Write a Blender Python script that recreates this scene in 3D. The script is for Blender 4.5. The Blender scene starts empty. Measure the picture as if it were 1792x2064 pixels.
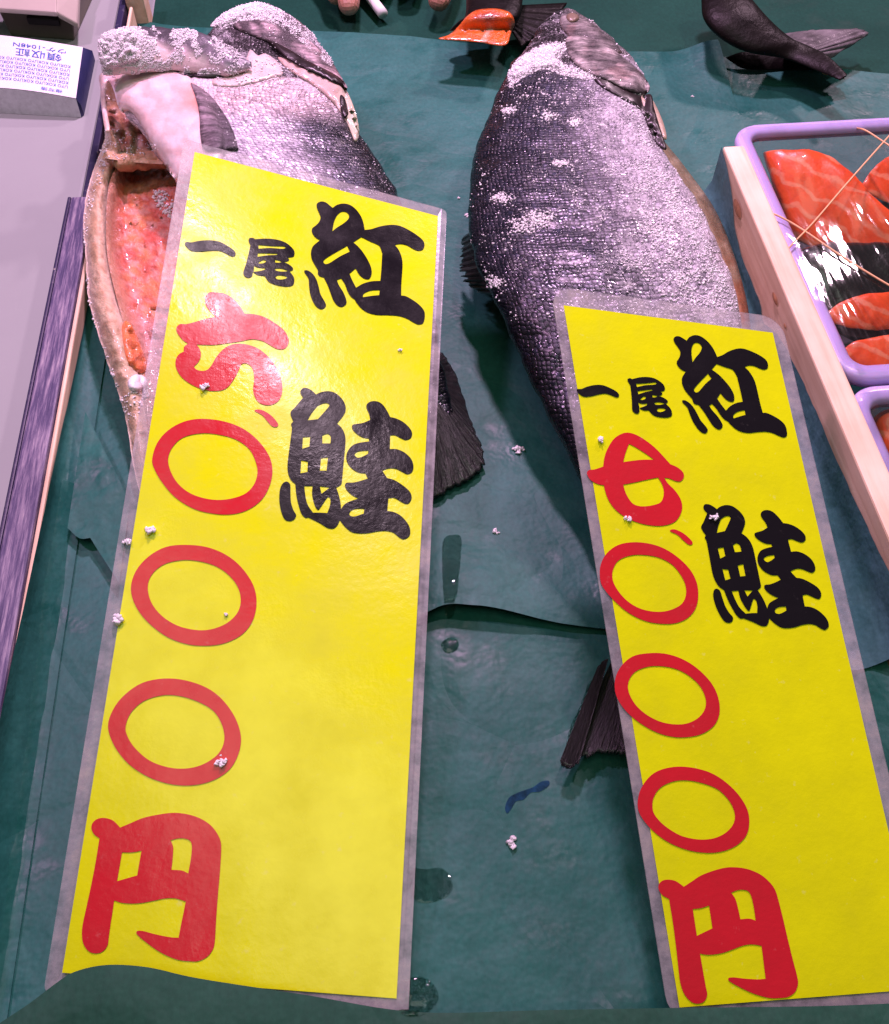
import bpy, bmesh, math, random
import numpy as np
from mathutils import Vector, Matrix, noise
from mathutils.bvhtree import BVHTree
from mathutils.geometry import delaunay_2d_cdt
random.seed(7); rng = np.random.default_rng(7)
scene = bpy.context.scene
COL = scene.collection
R = math.radians

# ------------------------------------------------------------------ camera
FPX, CAMH, PITCH, YAW = 2001.0, 0.42, 54.5, -5.2        # measured on the 1792 px wide view of the photograph
cam_d = bpy.data.cameras.new('camera'); cam = bpy.data.objects.new('camera', cam_d); COL.objects.link(cam)
cam_d.sensor_fit = 'HORIZONTAL'; cam_d.sensor_width = 36.0; cam_d.lens = 36.0 * FPX / 1792.0
cam_d.clip_start = 0.01; cam_d.clip_end = 60
cam.location = (0, 0, CAMH); cam.rotation_euler = (R(90 - PITCH), 0, R(YAW))
scene.camera = cam

# ------------------------------------------------------------------ world and lamps
world = bpy.data.worlds.new('World'); scene.world = world; world.use_nodes = True
bgn = world.node_tree.nodes['Background']; bgn.inputs[0].default_value = (0.80, 1.0, 0.90, 1); bgn.inputs[1].default_value = 0.05

def lamp(name, loc, target, size, watts, color):
    l = bpy.data.lights.new(name, 'AREA'); l.shape = 'DISK'; l.size = size; l.energy = watts; l.color = color
    o = bpy.data.objects.new(name, l); COL.objects.link(o); o.location = loc
    o.rotation_euler = (Vector(target) - Vector(loc)).to_track_quat('-Z', 'Y').to_euler()
    return o
lamp('pink_lamp', (0.08, 0.98, 0.88), (0.02, 0.58, 0), 0.08, 11.0, (1.0, 0.57, 0.92))
lamp('pink_lamp', (-0.50, 0.62, 1.00), (-0.02, 0.66, 0), 0.08, 5.0, (1.0, 0.50, 0.90))
lamp('rose_lamp', (0.98, 1.62, 1.15), (0.15, 0.50, 0), 0.12, 14.0, (1.0, 0.66, 0.84))
lamp('near_lamp', (0.265, 0.615, 1.20), (0.10, 0.55, 0), 0.07, 3.4, (1.0, 0.72, 0.88))
lamp('ceiling_lamp', (-0.05, -0.08, 1.30), (0.0, 0.25, 0), 0.7, 2.9, (0.86, 1.0, 0.80))
scene.view_settings.view_transform = 'Standard'; scene.view_settings.look = 'None'
scene.view_settings.exposure = 0.12; scene.view_settings.gamma = 1.0

# ------------------------------------------------------------------ geometry helpers
Mc = np.array((Matrix.Rotation(R(YAW), 3, 'Z') @ Matrix.Rotation(R(90 - PITCH), 3, 'X')))
C0 = np.array([0, 0, CAMH])
FWD = Mc @ np.array([0, 0, -1.0])
def ray(x, y): return Mc @ np.array([(x - 896) / FPX, -(y - 1032) / FPX, -1.0])
def at(x, y, z=0.0):
    d = ray(x, y); return C0 + d * ((z - CAMH) / d[2])
def proj(p):
    q = Mc.T @ (np.asarray(p) - C0); return np.array([896 - FPX * q[0] / q[2], 1032 + FPX * q[1] / q[2]])
def crop(x0, y0, sc):
    k = 1792 / 2448.0
    return lambda p: ((x0 + p[0] * sc) * k, (y0 + p[1] * sc) * k)

def tag(o, label, cat, group=None):
    o['label'] = label; o['category'] = cat
    if group: o['group'] = group
    return o
def thing(name, label, cat, loc=(0, 0, 0), group=None):
    o = bpy.data.objects.new(name, None); COL.objects.link(o); o.location = loc; o.empty_display_size = 0.02
    return tag(o, label, cat, group)
def mesh(name, V, F, mat, parent=None, smooth=True, cols=None, uvs=None):
    me = bpy.data.meshes.new(name)
    me.from_pydata([tuple(map(float, v)) for v in V], [], [tuple(int(i) for i in f) for f in F]); me.update()
    if smooth: me.polygons.foreach_set('use_smooth', [True] * len(me.polygons))
    if cols is not None:
        a = me.color_attributes.new('Col', 'FLOAT_COLOR', 'POINT')
        c = np.ones((len(V), 4), np.float32); c[:, :np.asarray(cols).shape[1]] = cols; a.data.foreach_set('color', c.ravel())
    if uvs is not None:
        uv = me.uv_layers.new(name='UVMap'); li = np.zeros(len(me.loops), np.int32); me.loops.foreach_get('vertex_index', li)
        uv.data.foreach_set('uv', np.asarray(uvs, np.float32)[li].ravel())
    if mat: me.materials.append(mat)
    o = bpy.data.objects.new(name, me); COL.objects.link(o)
    if parent:
        o.parent = parent; o.matrix_parent_inverse = Matrix.Translation(parent.location).inverted() if parent.type == 'EMPTY' else Matrix()
    return o
def reparent_world(o, parent):
    o.parent = parent
def grid_faces(n, m, closed=False):
    F = []
    for i in range(n - 1):
        for j in range(m if closed else m - 1):
            j2 = (j + 1) % m; F.append((i * m + j, i * m + j2, (i + 1) * m + j2, (i + 1) * m + j))
    return F
def cr(pts, n):
    """Catmull-Rom through rows of pts, n samples, uniform in index"""
    P = np.asarray(pts, float); k = len(P)
    ts = np.linspace(0, k - 1, n); out = []
    for t in ts:
        i = min(int(t), k - 2); u = t - i
        p0, p1, p2, p3 = P[max(i - 1, 0)], P[i], P[i + 1], P[min(i + 2, k - 1)]
        if i == 0: p0 = 2 * p1 - p2
        if i == k - 2: p3 = 2 * p2 - p1
        out.append(0.5 * (2 * p1 + (p2 - p0) * u + (2 * p0 - 5 * p1 + 4 * p2 - p3) * u * u + (3 * p1 - p0 - 3 * p2 + p3) * u ** 3))
    return np.array(out)
def fbm(x, y, z=0.0, o=4): return noise.fractal(Vector((x, y, z)), 1.0, 2.0, o)
def sm(a, b, x):
    t = np.clip((x - a) / (b - a), 0, 1); return t * t * (3 - 2 * t)
def mixc(a, b, f): return np.asarray(a) * (1 - f) + np.asarray(b) * f
def tri_poly(loops, interior=()):
    vs, es = [], []
    for L in loops:
        b = len(vs); n = len(L); vs += [Vector((float(p[0]), float(p[1]))) for p in L]; es += [(b + i, b + (i + 1) % n) for i in range(n)]
    vs += [Vector((float(p[0]), float(p[1]))) for p in interior]
    r = delaunay_2d_cdt(vs, es, [], 0, 1e-7)
    V, T = r[0], r[2]
    def inside(x, y):
        c = False
        for L in loops:
            n = len(L)
            for i in range(n):
                x1, y1 = L[i][0], L[i][1]; x2, y2 = L[(i + 1) % n][0], L[(i + 1) % n][1]
                if (y1 > y) != (y2 > y) and x < (x2 - x1) * (y - y1) / (y2 - y1) + x1: c = not c
        return c
    T = [t for t in T if inside(sum(V[i][0] for i in t) / 3, sum(V[i][1] for i in t) / 3)]
    return [(v[0], v[1]) for v in V], T
def smooth_loop(pts, sub=5):
    """points (x,y) smooth or (x,y,1) corner"""
    n = len(pts); out = []
    for i in range(n):
        a = np.array(pts[i - 1][:2], float); p = np.array(pts[i][:2], float); q = np.array(pts[(i + 1) % n][:2], float); b = np.array(pts[(i + 2) % n][:2], float)
        t0 = (q - p) if len(pts[i]) > 2 else (q - a) * 0.5
        t1 = (q - p) if len(pts[(i + 1) % n]) > 2 else (b - p) * 0.5
        L = np.linalg.norm(q - p)
        for t in (t0, t1):
            l = np.linalg.norm(t)
            if l > 1.3 * L: t *= 1.3 * L / l
        for k in range(sub):
            u = k / sub
            out.append(p * (2 * u ** 3 - 3 * u * u + 1) + t0 * (u ** 3 - 2 * u * u + u) + q * (-2 * u ** 3 + 3 * u * u) + t1 * (u ** 3 - u * u))
    return out
def dist_to_loop(p, L):
    L = np.asarray(L); A = L; B = np.roll(L, -1, 0); d = B - A; w = np.asarray(p) - A
    t = np.clip((w * d).sum(1) / np.maximum((d * d).sum(1), 1e-12), 0, 1)
    return np.sqrt(((w - d * t[:, None]) ** 2).sum(1).min())

# ------------------------------------------------------------------ materials
def new_mat(name):
    m = bpy.data.materials.new(name); m.use_nodes = True; nt = m.node_tree
    return m, nt, nt.nodes['Principled BSDF']
def N(nt, t, **kw):
    n = nt.nodes.new(t)
    for k, v in kw.items():
        if k.startswith('i_'):
            key = k[2:]; n.inputs[int(key) if key.isdigit() else key.replace('_', ' ')].default_value = v
        else: setattr(n, k, v)
    return n
def noise_tex(nt, scale, detail=4, rough=0.55, coord='Object', vec=None, stretch=None, rot=0.0):
    t = N(nt, 'ShaderNodeTexNoise'); t.inputs['Scale'].default_value = scale; t.inputs['Detail'].default_value = detail; t.inputs['Roughness'].default_value = rough
    if vec is None:
        c = N(nt, 'ShaderNodeTexCoord'); vec = c.outputs[coord]
    if stretch:
        mp = N(nt, 'ShaderNodeMapping'); mp.inputs['Scale'].default_value = stretch; mp.inputs['Rotation'].default_value = (0, 0, rot); nt.links.new(vec, mp.inputs[0]); vec = mp.outputs[0]
    nt.links.new(vec, t.inputs['Vector']); return t.outputs['Fac']
def ramp(nt, fac, stops):
    r = N(nt, 'ShaderNodeValToRGB'); e = r.color_ramp.elements
    while len(e) < len(stops): e.new(0.5)
    for el, (p, c) in zip(e, stops):
        el.position = p; el.color = (c[0], c[1], c[2], 1) if len(c) == 3 else c
    nt.links.new(fac, r.inputs[0]); return r.outputs[0]
def mixn(nt, a, b, fac, mode='MIX'):
    m = N(nt, 'ShaderNodeMix', data_type='RGBA', blend_type=mode)
    for s, v in (('A', a), ('B', b), ('F', fac)):
        idx = {'A': 6, 'B': 7, 'F': 0}[s]
        if hasattr(v, 'is_output') or isinstance(v, bpy.types.NodeSocket): nt.links.new(v, m.inputs[idx])
        elif s == 'F': m.inputs[0].default_value = v
        else: m.inputs[idx].default_value = (v[0], v[1], v[2], 1)
    return m.outputs[2]
def bump(nt, h, strength, dist, normal=None):
    b = N(nt, 'ShaderNodeBump'); b.inputs['Strength'].default_value = strength; b.inputs['Distance'].default_value = dist
    nt.links.new(h, b.inputs['Height'])
    if normal is not None: nt.links.new(normal, b.inputs['Normal'])
    return b.outputs[0]
def mathn(nt, op, a, b=None, clamp=False):
    m = N(nt, 'ShaderNodeMath', operation=op); m.use_clamp = clamp
    for i, v in enumerate((a, b)):
        if v is None: continue
        if isinstance(v, (int, float)): m.inputs[i].default_value = v
        else: nt.links.new(v, m.inputs[i])
    return m.outputs[0]
def simple(name, col, rough=0.5, var=0.15, scale=60, bumps=0.0, bscale=200, metallic=0.0, coat=0.0, sss=0.0, alpha=1.0, spec=0.5):
    m, nt, p = new_mat(name)
    f = noise_tex(nt, scale)
    c0 = tuple(x * (1 - var) for x in col); c1 = tuple(min(1, x * (1 + var)) for x in col)
    nt.links.new(ramp(nt, f, [(0.3, c0), (0.7, c1)]), p.inputs['Base Color'])
    p.inputs['Roughness'].default_value = rough; p.inputs['Metallic'].default_value = metallic; p.inputs['Coat Weight'].default_value = coat
    p.inputs['Specular IOR Level'].default_value = spec; p.inputs['Alpha'].default_value = alpha
    if sss: p.inputs['Subsurface Weight'].default_value = sss; p.inputs['Subsurface Radius'].default_value = (1, .5, .4); p.inputs['Subsurface Scale'].default_value = 0.003
    if bumps: nt.links.new(bump(nt, noise_tex(nt, bscale), bumps, 0.002), p.inputs['Normal'])
    return m

def paper_mat(name, dark, light, rough=0.55, wet=0.4, spec=0.35):
    m, nt, p = new_mat(name)
    f1 = noise_tex(nt, 9, 5, 0.6); f2 = noise_tex(nt, 420, 3, 0.7, stretch=(1, 0.6, 1)); f3 = noise_tex(nt, 26, 4, 0.6)
    c = ramp(nt, f1, [(0.30, dark), (0.68, light)])
    c = mixn(nt, c, ramp(nt, f2, [(0.3, (0.86, 0.86, 0.86)), (0.7, (1.10, 1.10, 1.10))]), 1.0, 'MULTIPLY')
    w = ramp(nt, f3, [(0.52, (0, 0, 0)), (0.64, (1, 1, 1))])
    c = mixn(nt, c, mixn(nt, c, (0.55, 0.75, 0.75), 1.0, 'MULTIPLY'), mathn(nt, 'MULTIPLY', w, wet))
    nt.links.new(c, p.inputs['Base Color'])
    nt.links.new(mathn(nt, 'SUBTRACT', rough, mathn(nt, 'MULTIPLY', w, wet * 0.35)), p.inputs['Roughness'])
    p.inputs['Specular IOR Level'].default_value = spec
    cz = N(nt, 'ShaderNodeTexVoronoi', feature='DISTANCE_TO_EDGE'); cz.inputs['Scale'].default_value = 13.0; cc = N(nt, 'ShaderNodeTexCoord'); nd = N(nt, 'ShaderNodeTexNoise'); nd.inputs['Scale'].default_value = 7.0
    nt.links.new(cc.outputs['Object'], nd.inputs['Vector']); va = N(nt, 'ShaderNodeVectorMath', operation='MULTIPLY_ADD'); nt.links.new(nd.outputs['Color'], va.inputs[0]); va.inputs[1].default_value = (0.16, 0.16, 0.16); nt.links.new(cc.outputs['Object'], va.inputs[2]); nt.links.new(va.outputs[0], cz.inputs['Vector'])
    n0 = bump(nt, ramp(nt, cz.outputs['Distance'], [(0.0, (0, 0, 0)), (0.10, (1, 1, 1))]), 0.12, 0.004)
    n1 = bump(nt, noise_tex(nt, 14, 5, 0.6), 0.40, 0.012, n0)
    nt.links.new(bump(nt, f2, 0.06, 0.0005, n1), p.inputs['Normal'])
    return m
M = {}
M['paper'] = paper_mat('green_paper', (0.012, 0.092, 0.072), (0.028, 0.146, 0.124), 0.55, 0.5, 0.28)
M['paper_front'] = paper_mat('green_paper_front', (0.008, 0.086, 0.066), (0.020, 0.138, 0.110), 0.55, 0.5, 0.28)
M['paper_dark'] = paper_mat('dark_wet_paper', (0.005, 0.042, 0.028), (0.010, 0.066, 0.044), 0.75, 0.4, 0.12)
M['paper_lip'] = paper_mat('front_paper', (0.009, 0.056, 0.032), (0.016, 0.080, 0.048), 0.7, 0.3, 0.2)
M['paper_light'] = paper_mat('pale_paper', (0.060, 0.17, 0.185), (0.085, 0.205, 0.23))

def wood_mat(name, a, b, c, stretch=(60, 3, 60)):
    m, nt, p = new_mat(name)
    g = noise_tex(nt, 3.0, 6, 0.6, stretch=stretch)
    w = noise_tex(nt, 18, 4)
    col = ramp(nt, g, [(0.25, a), (0.5, b), (0.75, c)])
    nt.links.new(mixn(nt, col, ramp(nt, w, [(0.3, (0.8, 0.75, 0.7)), (0.7, (1.1, 1.1, 1.1))]), 1.0, 'MULTIPLY'), p.inputs['Base Color'])
    p.inputs['Roughness'].default_value = 0.6
    nt.links.new(bump(nt, g, 0.25, 0.001), p.inputs['Normal']); return m
M['wood'] = wood_mat('pine_wood', (0.64, 0.44, 0.28), (0.80, 0.60, 0.42), (0.86, 0.70, 0.52))
M['knot'] = simple('wood_knot', (0.44, 0.22, 0.11), 0.6, 0.3, 300)
def scratched():
    m, nt, p = new_mat('scratched_navy_paint')
    s = noise_tex(nt, 4.0, 6, 0.7, stretch=(110, 7, 110))
    nt.links.new(ramp(nt, s, [(0.30, (0.020, 0.018, 0.07)), (0.46, (0.07, 0.055, 0.13)), (0.58, (0.22, 0.18, 0.26)), (0.72, (0.42, 0.37, 0.40))]), p.inputs['Base Color'])
    p.inputs['Roughness'].default_value = 0.55; nt.links.new(bump(nt, s, 0.4, 0.0008), p.inputs['Normal']); return m
M['scratched'] = scratched()
def chipped():
    m, nt, p = new_mat('chipped_navy_edge')
    s = noise_tex(nt, 170, 4, 0.7)
    nt.links.new(ramp(nt, s, [(0.56, (0.014, 0.012, 0.05)), (0.66, (0.05, 0.05, 0.09)), (0.72, (0.5, 0.46, 0.36))]), p.inputs['Base Color'])
    p.inputs['Roughness'].default_value = 0.5; return m
M['navy'] = chipped()
M['white_top'] = simple('white_counter_laminate', (0.30, 0.33, 0.32), 0.38, 0.06, 6, 0.03, 400)

def fish_skin(name, rough=0.33, metallic=0.25, sscale=(1 / 0.0026, 1 / 0.0027), bstr=0.45):
    m, nt, p = new_mat(name)
    a = N(nt, 'ShaderNodeAttribute', attribute_name='Col'); uv = N(nt, 'ShaderNodeUVMap')
    mp = N(nt, 'ShaderNodeMapping'); mp.inputs['Scale'].default_value = (sscale[0], sscale[1], 1); nt.links.new(uv.outputs[0], mp.inputs[0])
    # gentle wobble so the rows are not ruled
    wob = N(nt, 'ShaderNodeTexNoise'); wob.inputs['Scale'].default_value = 0.35; nt.links.new(mp.outputs[0], wob.inputs['Vector'])
    add = N(nt, 'ShaderNodeVectorMath', operation='MULTIPLY_ADD'); nt.links.new(wob.outputs['Color'], add.inputs[0]); add.inputs[1].default_value = (1.2, 1.2, 0); nt.links.new(mp.outputs[0], add.inputs[2])
    v = N(nt, 'ShaderNodeTexVoronoi', voronoi_dimensions='2D', feature='F1'); v.inputs['Scale'].default_value = 1.0; v.inputs['Randomness'].default_value = 0.45
    nt.links.new(add.outputs[0], v.inputs['Vector'])
    h = ramp(nt, v.outputs['Distance'], [(0.0, (1, 1, 1)), (0.42, (0.75, 0.75, 0.75)), (0.66, (0, 0, 0))])
    sepc = N(nt, 'ShaderNodeSeparateColor'); nt.links.new(v.outputs['Color'], sepc.inputs[0])
    per = ramp(nt, sepc.outputs[0], [(0.0, (0.45, 0.45, 0.5)), (0.6, (0.95, 0.95, 0.95)), (0.9, (1.15, 1.15, 1.2)), (1.0, (2.2, 2.2, 2.3))])  # random scale tone; the brightest scales carry a painted sparkle
    c = mixn(nt, a.outputs['Color'], per, a.outputs['Alpha'] if False else 0.75, 'MULTIPLY')
    edge = ramp(nt, v.outputs['Distance'], [(0.36, (1, 1, 1)), (0.62, (0.38, 0.36, 0.4))])
    c = mixn(nt, c, edge, 0.8, 'MULTIPLY')
    nz = noise_tex(nt, 90, 4); c = mixn(nt, c, ramp(nt, nz, [(0.3, (0.6, 0.6, 0.62)), (0.7, (1.25, 1.25, 1.22))]), 0.7, 'MULTIPLY')
    fz = noise_tex(nt, 620, 3, 0.75); fz2 = noise_tex(nt, 150, 4, 0.7)
    fm = mathn(nt, 'ADD', mathn(nt, 'MULTIPLY', fz, 0.55), mathn(nt, 'MULTIPLY', fz2, 0.45))
    fm = mathn(nt, 'MULTIPLY', mathn(nt, 'SUBTRACT', mathn(nt, 'ADD', fm, mathn(nt, 'MULTIPLY', a.outputs['Alpha'], 0.46)), 0.66), 4.5, True)
    c = mixn(nt, c, (0.66, 0.63, 0.68), mathn(nt, 'MULTIPLY', fm, 0.8))
    nt.links.new(mathn(nt, 'MULTIPLY', mathn(nt, 'SUBTRACT', 1.0, fm, True), metallic), p.inputs['Metallic'])
    nt.links.new(c, p.inputs['Base Color'])
    nt.links.new(mathn(nt, 'ADD', rough - 0.12, mathn(nt, 'MULTIPLY', sepc.outputs[1], 0.25)), p.inputs['Roughness'])
    p.inputs['Coat Weight'].default_value = 0.12; p.inputs['Coat Roughness'].default_value = 0.2
    b1 = bump(nt, noise_tex(nt, 60, 4), 0.35, 0.003)
    b2 = bump(nt, sepc.outputs[2], 0.25, 0.0006, b1)
    b3 = bump(nt, h, bstr, 0.0010, b2)
    nt.links.new(bump(nt, fm, 0.5, 0.0008, b3), p.inputs['Normal'])
    return m
M['skin_scaled'] = fish_skin('scaled_fish_skin')
def col_mat(name, rough=0.4, bstr=0.3, bscale=120, coat=0.2, sss=0.0, var=0.5, vscale=70, metallic=0.0):
    m, nt, p = new_mat(name)
    a = N(nt, 'ShaderNodeAttribute', attribute_name='Col')
    nz = noise_tex(nt, vscale, 5, 0.65)
    c = mixn(nt, a.outputs['Color'], ramp(nt, nz, [(0.28, (0.55, 0.52, 0.52)), (0.72, (1.3, 1.3, 1.3))]), var, 'MULTIPLY')
    nt.links.new(c, p.inputs['Base Color']); p.inputs['Roughness'].default_value = rough; p.inputs['Coat Weight'].default_value = coat; p.inputs['Coat Roughness'].default_value = 0.12
    p.inputs['Metallic'].default_value = metallic
    if sss: p.inputs['Subsurface Weight'].default_value = sss; p.inputs['Subsurface Radius'].default_value = (1, .45, .3); p.inputs['Subsurface Scale'].default_value = 0.003
    nt.links.new(bump(nt, noise_tex(nt, bscale, 5, 0.6), bstr, 0.003), p.inputs['Normal']); return m
M['head_skin'] = col_mat('head_skin', 0.38, 0.35, 110, 0.3)
def operc():
    m, nt, p = new_mat('gill_cover_skin'); a = N(nt, 'ShaderNodeAttribute', attribute_name='Col')
    st = noise_tex(nt, 60, 6, 0.7, stretch=(0.7, 3.6, 1), rot=0.75); sp = noise_tex(nt, 380, 4, 0.7)
    c = mixn(nt, a.outputs['Color'], ramp(nt, st, [(0.36, (0.10, 0.09, 0.09)), (0.50, (0.7, 0.66, 0.66)), (0.66, (1.7, 1.6, 1.6))]), 0.95, 'MULTIPLY')
    c = mixn(nt, c, ramp(nt, sp, [(0.3, (0.45, 0.43, 0.43)), (0.65, (1.2, 1.2, 1.2))]), 0.7, 'MULTIPLY')
    nt.links.new(c, p.inputs['Base Color']); p.inputs['Roughness'].default_value = 0.45; p.inputs['Metallic'].default_value = 0.1; p.inputs['Coat Weight'].default_value = 0.08
    nt.links.new(bump(nt, sp, 0.5, 0.0015, bump(nt, st, 0.5, 0.003)), p.inputs['Normal']); return m
M['operculum'] = operc()
M['pale_flesh'] = col_mat('pale_wet_flesh', 0.36, 0.22, 110, 0.35, 0.25, 0.35)
M['raw_flesh'] = col_mat('raw_red_flesh', 0.24, 0.75, 170, 0.8, 0.25, 0.55, 190)
M['rim_flesh'] = col_mat('dried_rim_flesh', 0.44, 0.55, 260, 0.25, 0.25, 0.55, 170)
def fin_mat():
    m, nt, p = new_mat('black_fin'); uv = N(nt, 'ShaderNodeUVMap')
    w = noise_tex(nt, 1.0, 4, 0.6, vec=uv.outputs[0], stretch=(46, 3, 1))
    nt.links.new(ramp(nt, w, [(0.3, (0.006, 0.006, 0.007)), (0.6, (0.022, 0.021, 0.021)), (0.8, (0.07, 0.065, 0.06))]), p.inputs['Base Color'])
    p.inputs['Roughness'].default_value = 0.34; p.inputs['Coat Weight'].default_value = 0.3
    nt.links.new(bump(nt, w, 0.8, 0.002), p.inputs['Normal']); return m
M['fin'] = fin_mat()
M['grey_fin'] = simple('grey_fin', (0.12, 0.11, 0.115), 0.35, 0.6, 60, 0.4, 150)
M['gap_shade'] = simple('gill_opening_shade', (0.012, 0.006, 0.007), 0.35, 0.3, 100)  # near-black pads: shade of the gill openings put into colour
M['dark_skin'] = simple('dark_wet_skin', (0.005, 0.004, 0.0035), 0.42, 0.5, 60, 0.4, 150, spec=0.10)
M['black_skin'] = simple('black_slice_skin', (0.012, 0.012, 0.010), 0.25, 0.5, 60, 0.5, 90, coat=0.5)
def salt_mat():
    m, nt, p = new_mat('salt_crystal'); p.inputs['Roughness'].default_value = 0.32
    p.inputs['Subsurface Weight'].default_value = 0.35; p.inputs['Subsurface Radius'].default_value = (1, .9, 1); p.inputs['Subsurface Scale'].default_value = 0.0015
    f = noise_tex(nt, 420, 3); nt.links.new(ramp(nt, f, [(0.3, (0.84, 0.82, 0.84)), (0.7, (0.95, 0.94, 0.95))]), p.inputs['Base Color'])
    nt.links.new(bump(nt, noise_tex(nt, 900, 3, 0.7), 0.6, 0.0008), p.inputs['Normal']); return m
M['salt'] = salt_mat()

def sign_print(name, col, dirt=0.25, spec=0.4):
    m, nt, p = new_mat(name)
    d = noise_tex(nt, 38, 5, 0.65); d2 = noise_tex(nt, 260, 3, 0.6)
    c = mixn(nt, col, tuple(x * 0.86 for x in col), ramp(nt, d, [(0.35, (0, 0, 0)), (0.75, (1, 1, 1))]))
    c = mixn(nt, c, (0.85, 0.82, 0.7), mathn(nt, 'MULTIPLY', ramp(nt, d2, [(0.66, (0, 0, 0)), (0.78, (1, 1, 1))]), dirt * 0.5))
    nt.links.new(c, p.inputs['Base Color'])
    nt.links.new(ramp(nt, d, [(0.3, (0.12, 0.12, 0.12)), (0.7, (0.34, 0.34, 0.34))]), p.inputs['Roughness'])
    p.inputs['Specular IOR Level'].default_value = spec
    n1 = bump(nt, noise_tex(nt, 22, 4, 0.5), 0.18, 0.004)
    nt.links.new(bump(nt, noise_tex(nt, 420, 3, 0.6), 0.14, 0.0006, n1), p.inputs['Normal']); return m
M['yellow'] = sign_print('yellow_card', (0.74, 0.86, 0.004))
M['black_ink'] = sign_print('black_print', (0.010, 0.009, 0.011), 0.05, 0.22)
M['red_ink'] = sign_print('red_print', (0.60, 0.018, 0.030), 0.15)
def laminate():
    m, nt, p = new_mat('laminate_film'); d = noise_tex(nt, 85, 5, 0.7)
    nt.links.new(ramp(nt, d, [(0.3, (0.34, 0.33, 0.34)), (0.52, (0.52, 0.50, 0.51)), (0.75, (0.62, 0.57, 0.50))]), p.inputs['Base Color'])
    p.inputs['Roughness'].default_value = 0.25
    nt.links.new(ramp(nt, d, [(0.3, (0.20, 0.20, 0.20)), (0.7, (0.46, 0.46, 0.46))]), p.inputs['Alpha'])
    nt.links.new(bump(nt, noise_tex(nt, 200, 4), 0.2, 0.001), p.inputs['Normal']); return m
M['laminate'] = laminate()
def clear(name, col, alpha, rough=0.05, bstr=0.0, bscale=40):
    m, nt, p = new_mat(name); out = nt.nodes['Material Output']
    g = N(nt, 'ShaderNodeBsdfGlossy'); g.inputs['Roughness'].default_value = rough
    t = N(nt, 'ShaderNodeBsdfTransparent'); t.inputs[0].default_value = (*col, 1)
    d = N(nt, 'ShaderNodeBsdfDiffuse'); d.inputs[0].default_value = (0.8, 0.8, 0.85, 1)
    fr = N(nt, 'ShaderNodeFresnel'); fr.inputs[0].default_value = 1.5
    m1 = N(nt, 'ShaderNodeMixShader'); m1.inputs[0].default_value = alpha; nt.links.new(t.outputs[0], m1.inputs[1]); nt.links.new(d.outputs[0], m1.inputs[2])
    m2 = N(nt, 'ShaderNodeMixShader'); nt.links.new(fr.outputs[0], m2.inputs[0]); nt.links.new(m1.outputs[0], m2.inputs[1]); nt.links.new(g.outputs[0], m2.inputs[2])
    if bstr:
        b = bump(nt, noise_tex(nt, bscale, 3, 0.5, stretch=(1.0, 0.22, 1)), bstr, 0.006)
        nt.links.new(b, g.inputs['Normal']); nt.links.new(b, fr.inputs['Normal'])
    nt.links.new(m2.outputs[0], out.inputs['Surface']); nt.nodes.remove(p); return m
M['film'] = clear('cling_film', (0.97, 0.97, 0.98), 0.004, 0.045, 0.27, 42)
M['clear_wall'] = clear('clear_tray_wall', (0.90, 0.90, 0.94), 0.10, 0.08, 0.2, 60)
def lav():
    m, nt, p = new_mat('lavender_tray_plastic'); p.inputs['Base Color'].default_value = (0.52, 0.44, 0.74, 1); p.inputs['Roughness'].default_value = 0.28
    p.inputs['Subsurface Weight'].default_value = 0.2; p.inputs['Subsurface Scale'].default_value = 0.003
    nt.links.new(bump(nt, noise_tex(nt, 40), 0.1, 0.002), p.inputs['Normal']); return m
M['rim'] = lav()
M['rubber'] = simple('tan_rubber_band', (0.75, 0.42, 0.20), 0.5, 0.15, 200)
def slice_mat():
    m, nt, p = new_mat('salmon_slice_flesh'); f = noise_tex(nt, 30, 5, 0.6); l = noise_tex(nt, 5, 4, 0.6, stretch=(2, 9, 2))
    c = ramp(nt, f, [(0.3, (0.88, 0.085, 0.014)), (0.6, (0.94, 0.130, 0.024)), (0.8, (0.95, 0.22, 0.06))])
    c = mixn(nt, c, (0.85, 0.34, 0.22), mathn(nt, 'MULTIPLY', ramp(nt, l, [(0.62, (0, 0, 0)), (0.74, (1, 1, 1))]), 0.30))
    wv = N(nt, 'ShaderNodeTexWave', wave_type='BANDS', bands_direction='DIAGONAL'); wv.inputs['Scale'].default_value = 26; wv.inputs['Distortion'].default_value = 5.0; wv.inputs['Detail'].default_value = 3; wv.inputs['Detail Scale'].default_value = 1.6
    tc = N(nt, 'ShaderNodeTexCoord'); nt.links.new(tc.outputs['Object'], wv.inputs['Vector'])
    c = mixn(nt, c, (0.95, 0.42, 0.22), mathn(nt, 'MULTIPLY', ramp(nt, wv.outputs['Fac'], [(0.80, (0, 0, 0)), (0.97, (1, 1, 1))]), 0.55))
    c = mixn(nt, c, (0.55, 0.03, 0.01), mathn(nt, 'MULTIPLY', ramp(nt, noise_tex(nt, 90, 4, 0.7), [(0.5, (0, 0, 0)), (0.72, (1, 1, 1))]), 0.5))
    nt.links.new(c, p.inputs['Base Color']); p.inputs['Roughness'].default_value = 0.32; p.inputs['Coat Weight'].default_value = 0.25
    p.inputs['Subsurface Weight'].default_value = 0.15; p.inputs['Subsurface Radius'].default_value = (1, .3, .15); p.inputs['Subsurface Scale'].default_value = 0.004
    nt.links.new(bump(nt, f, 0.4, 0.003), p.inputs['Normal']); return m
M['slice'] = slice_mat()
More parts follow.
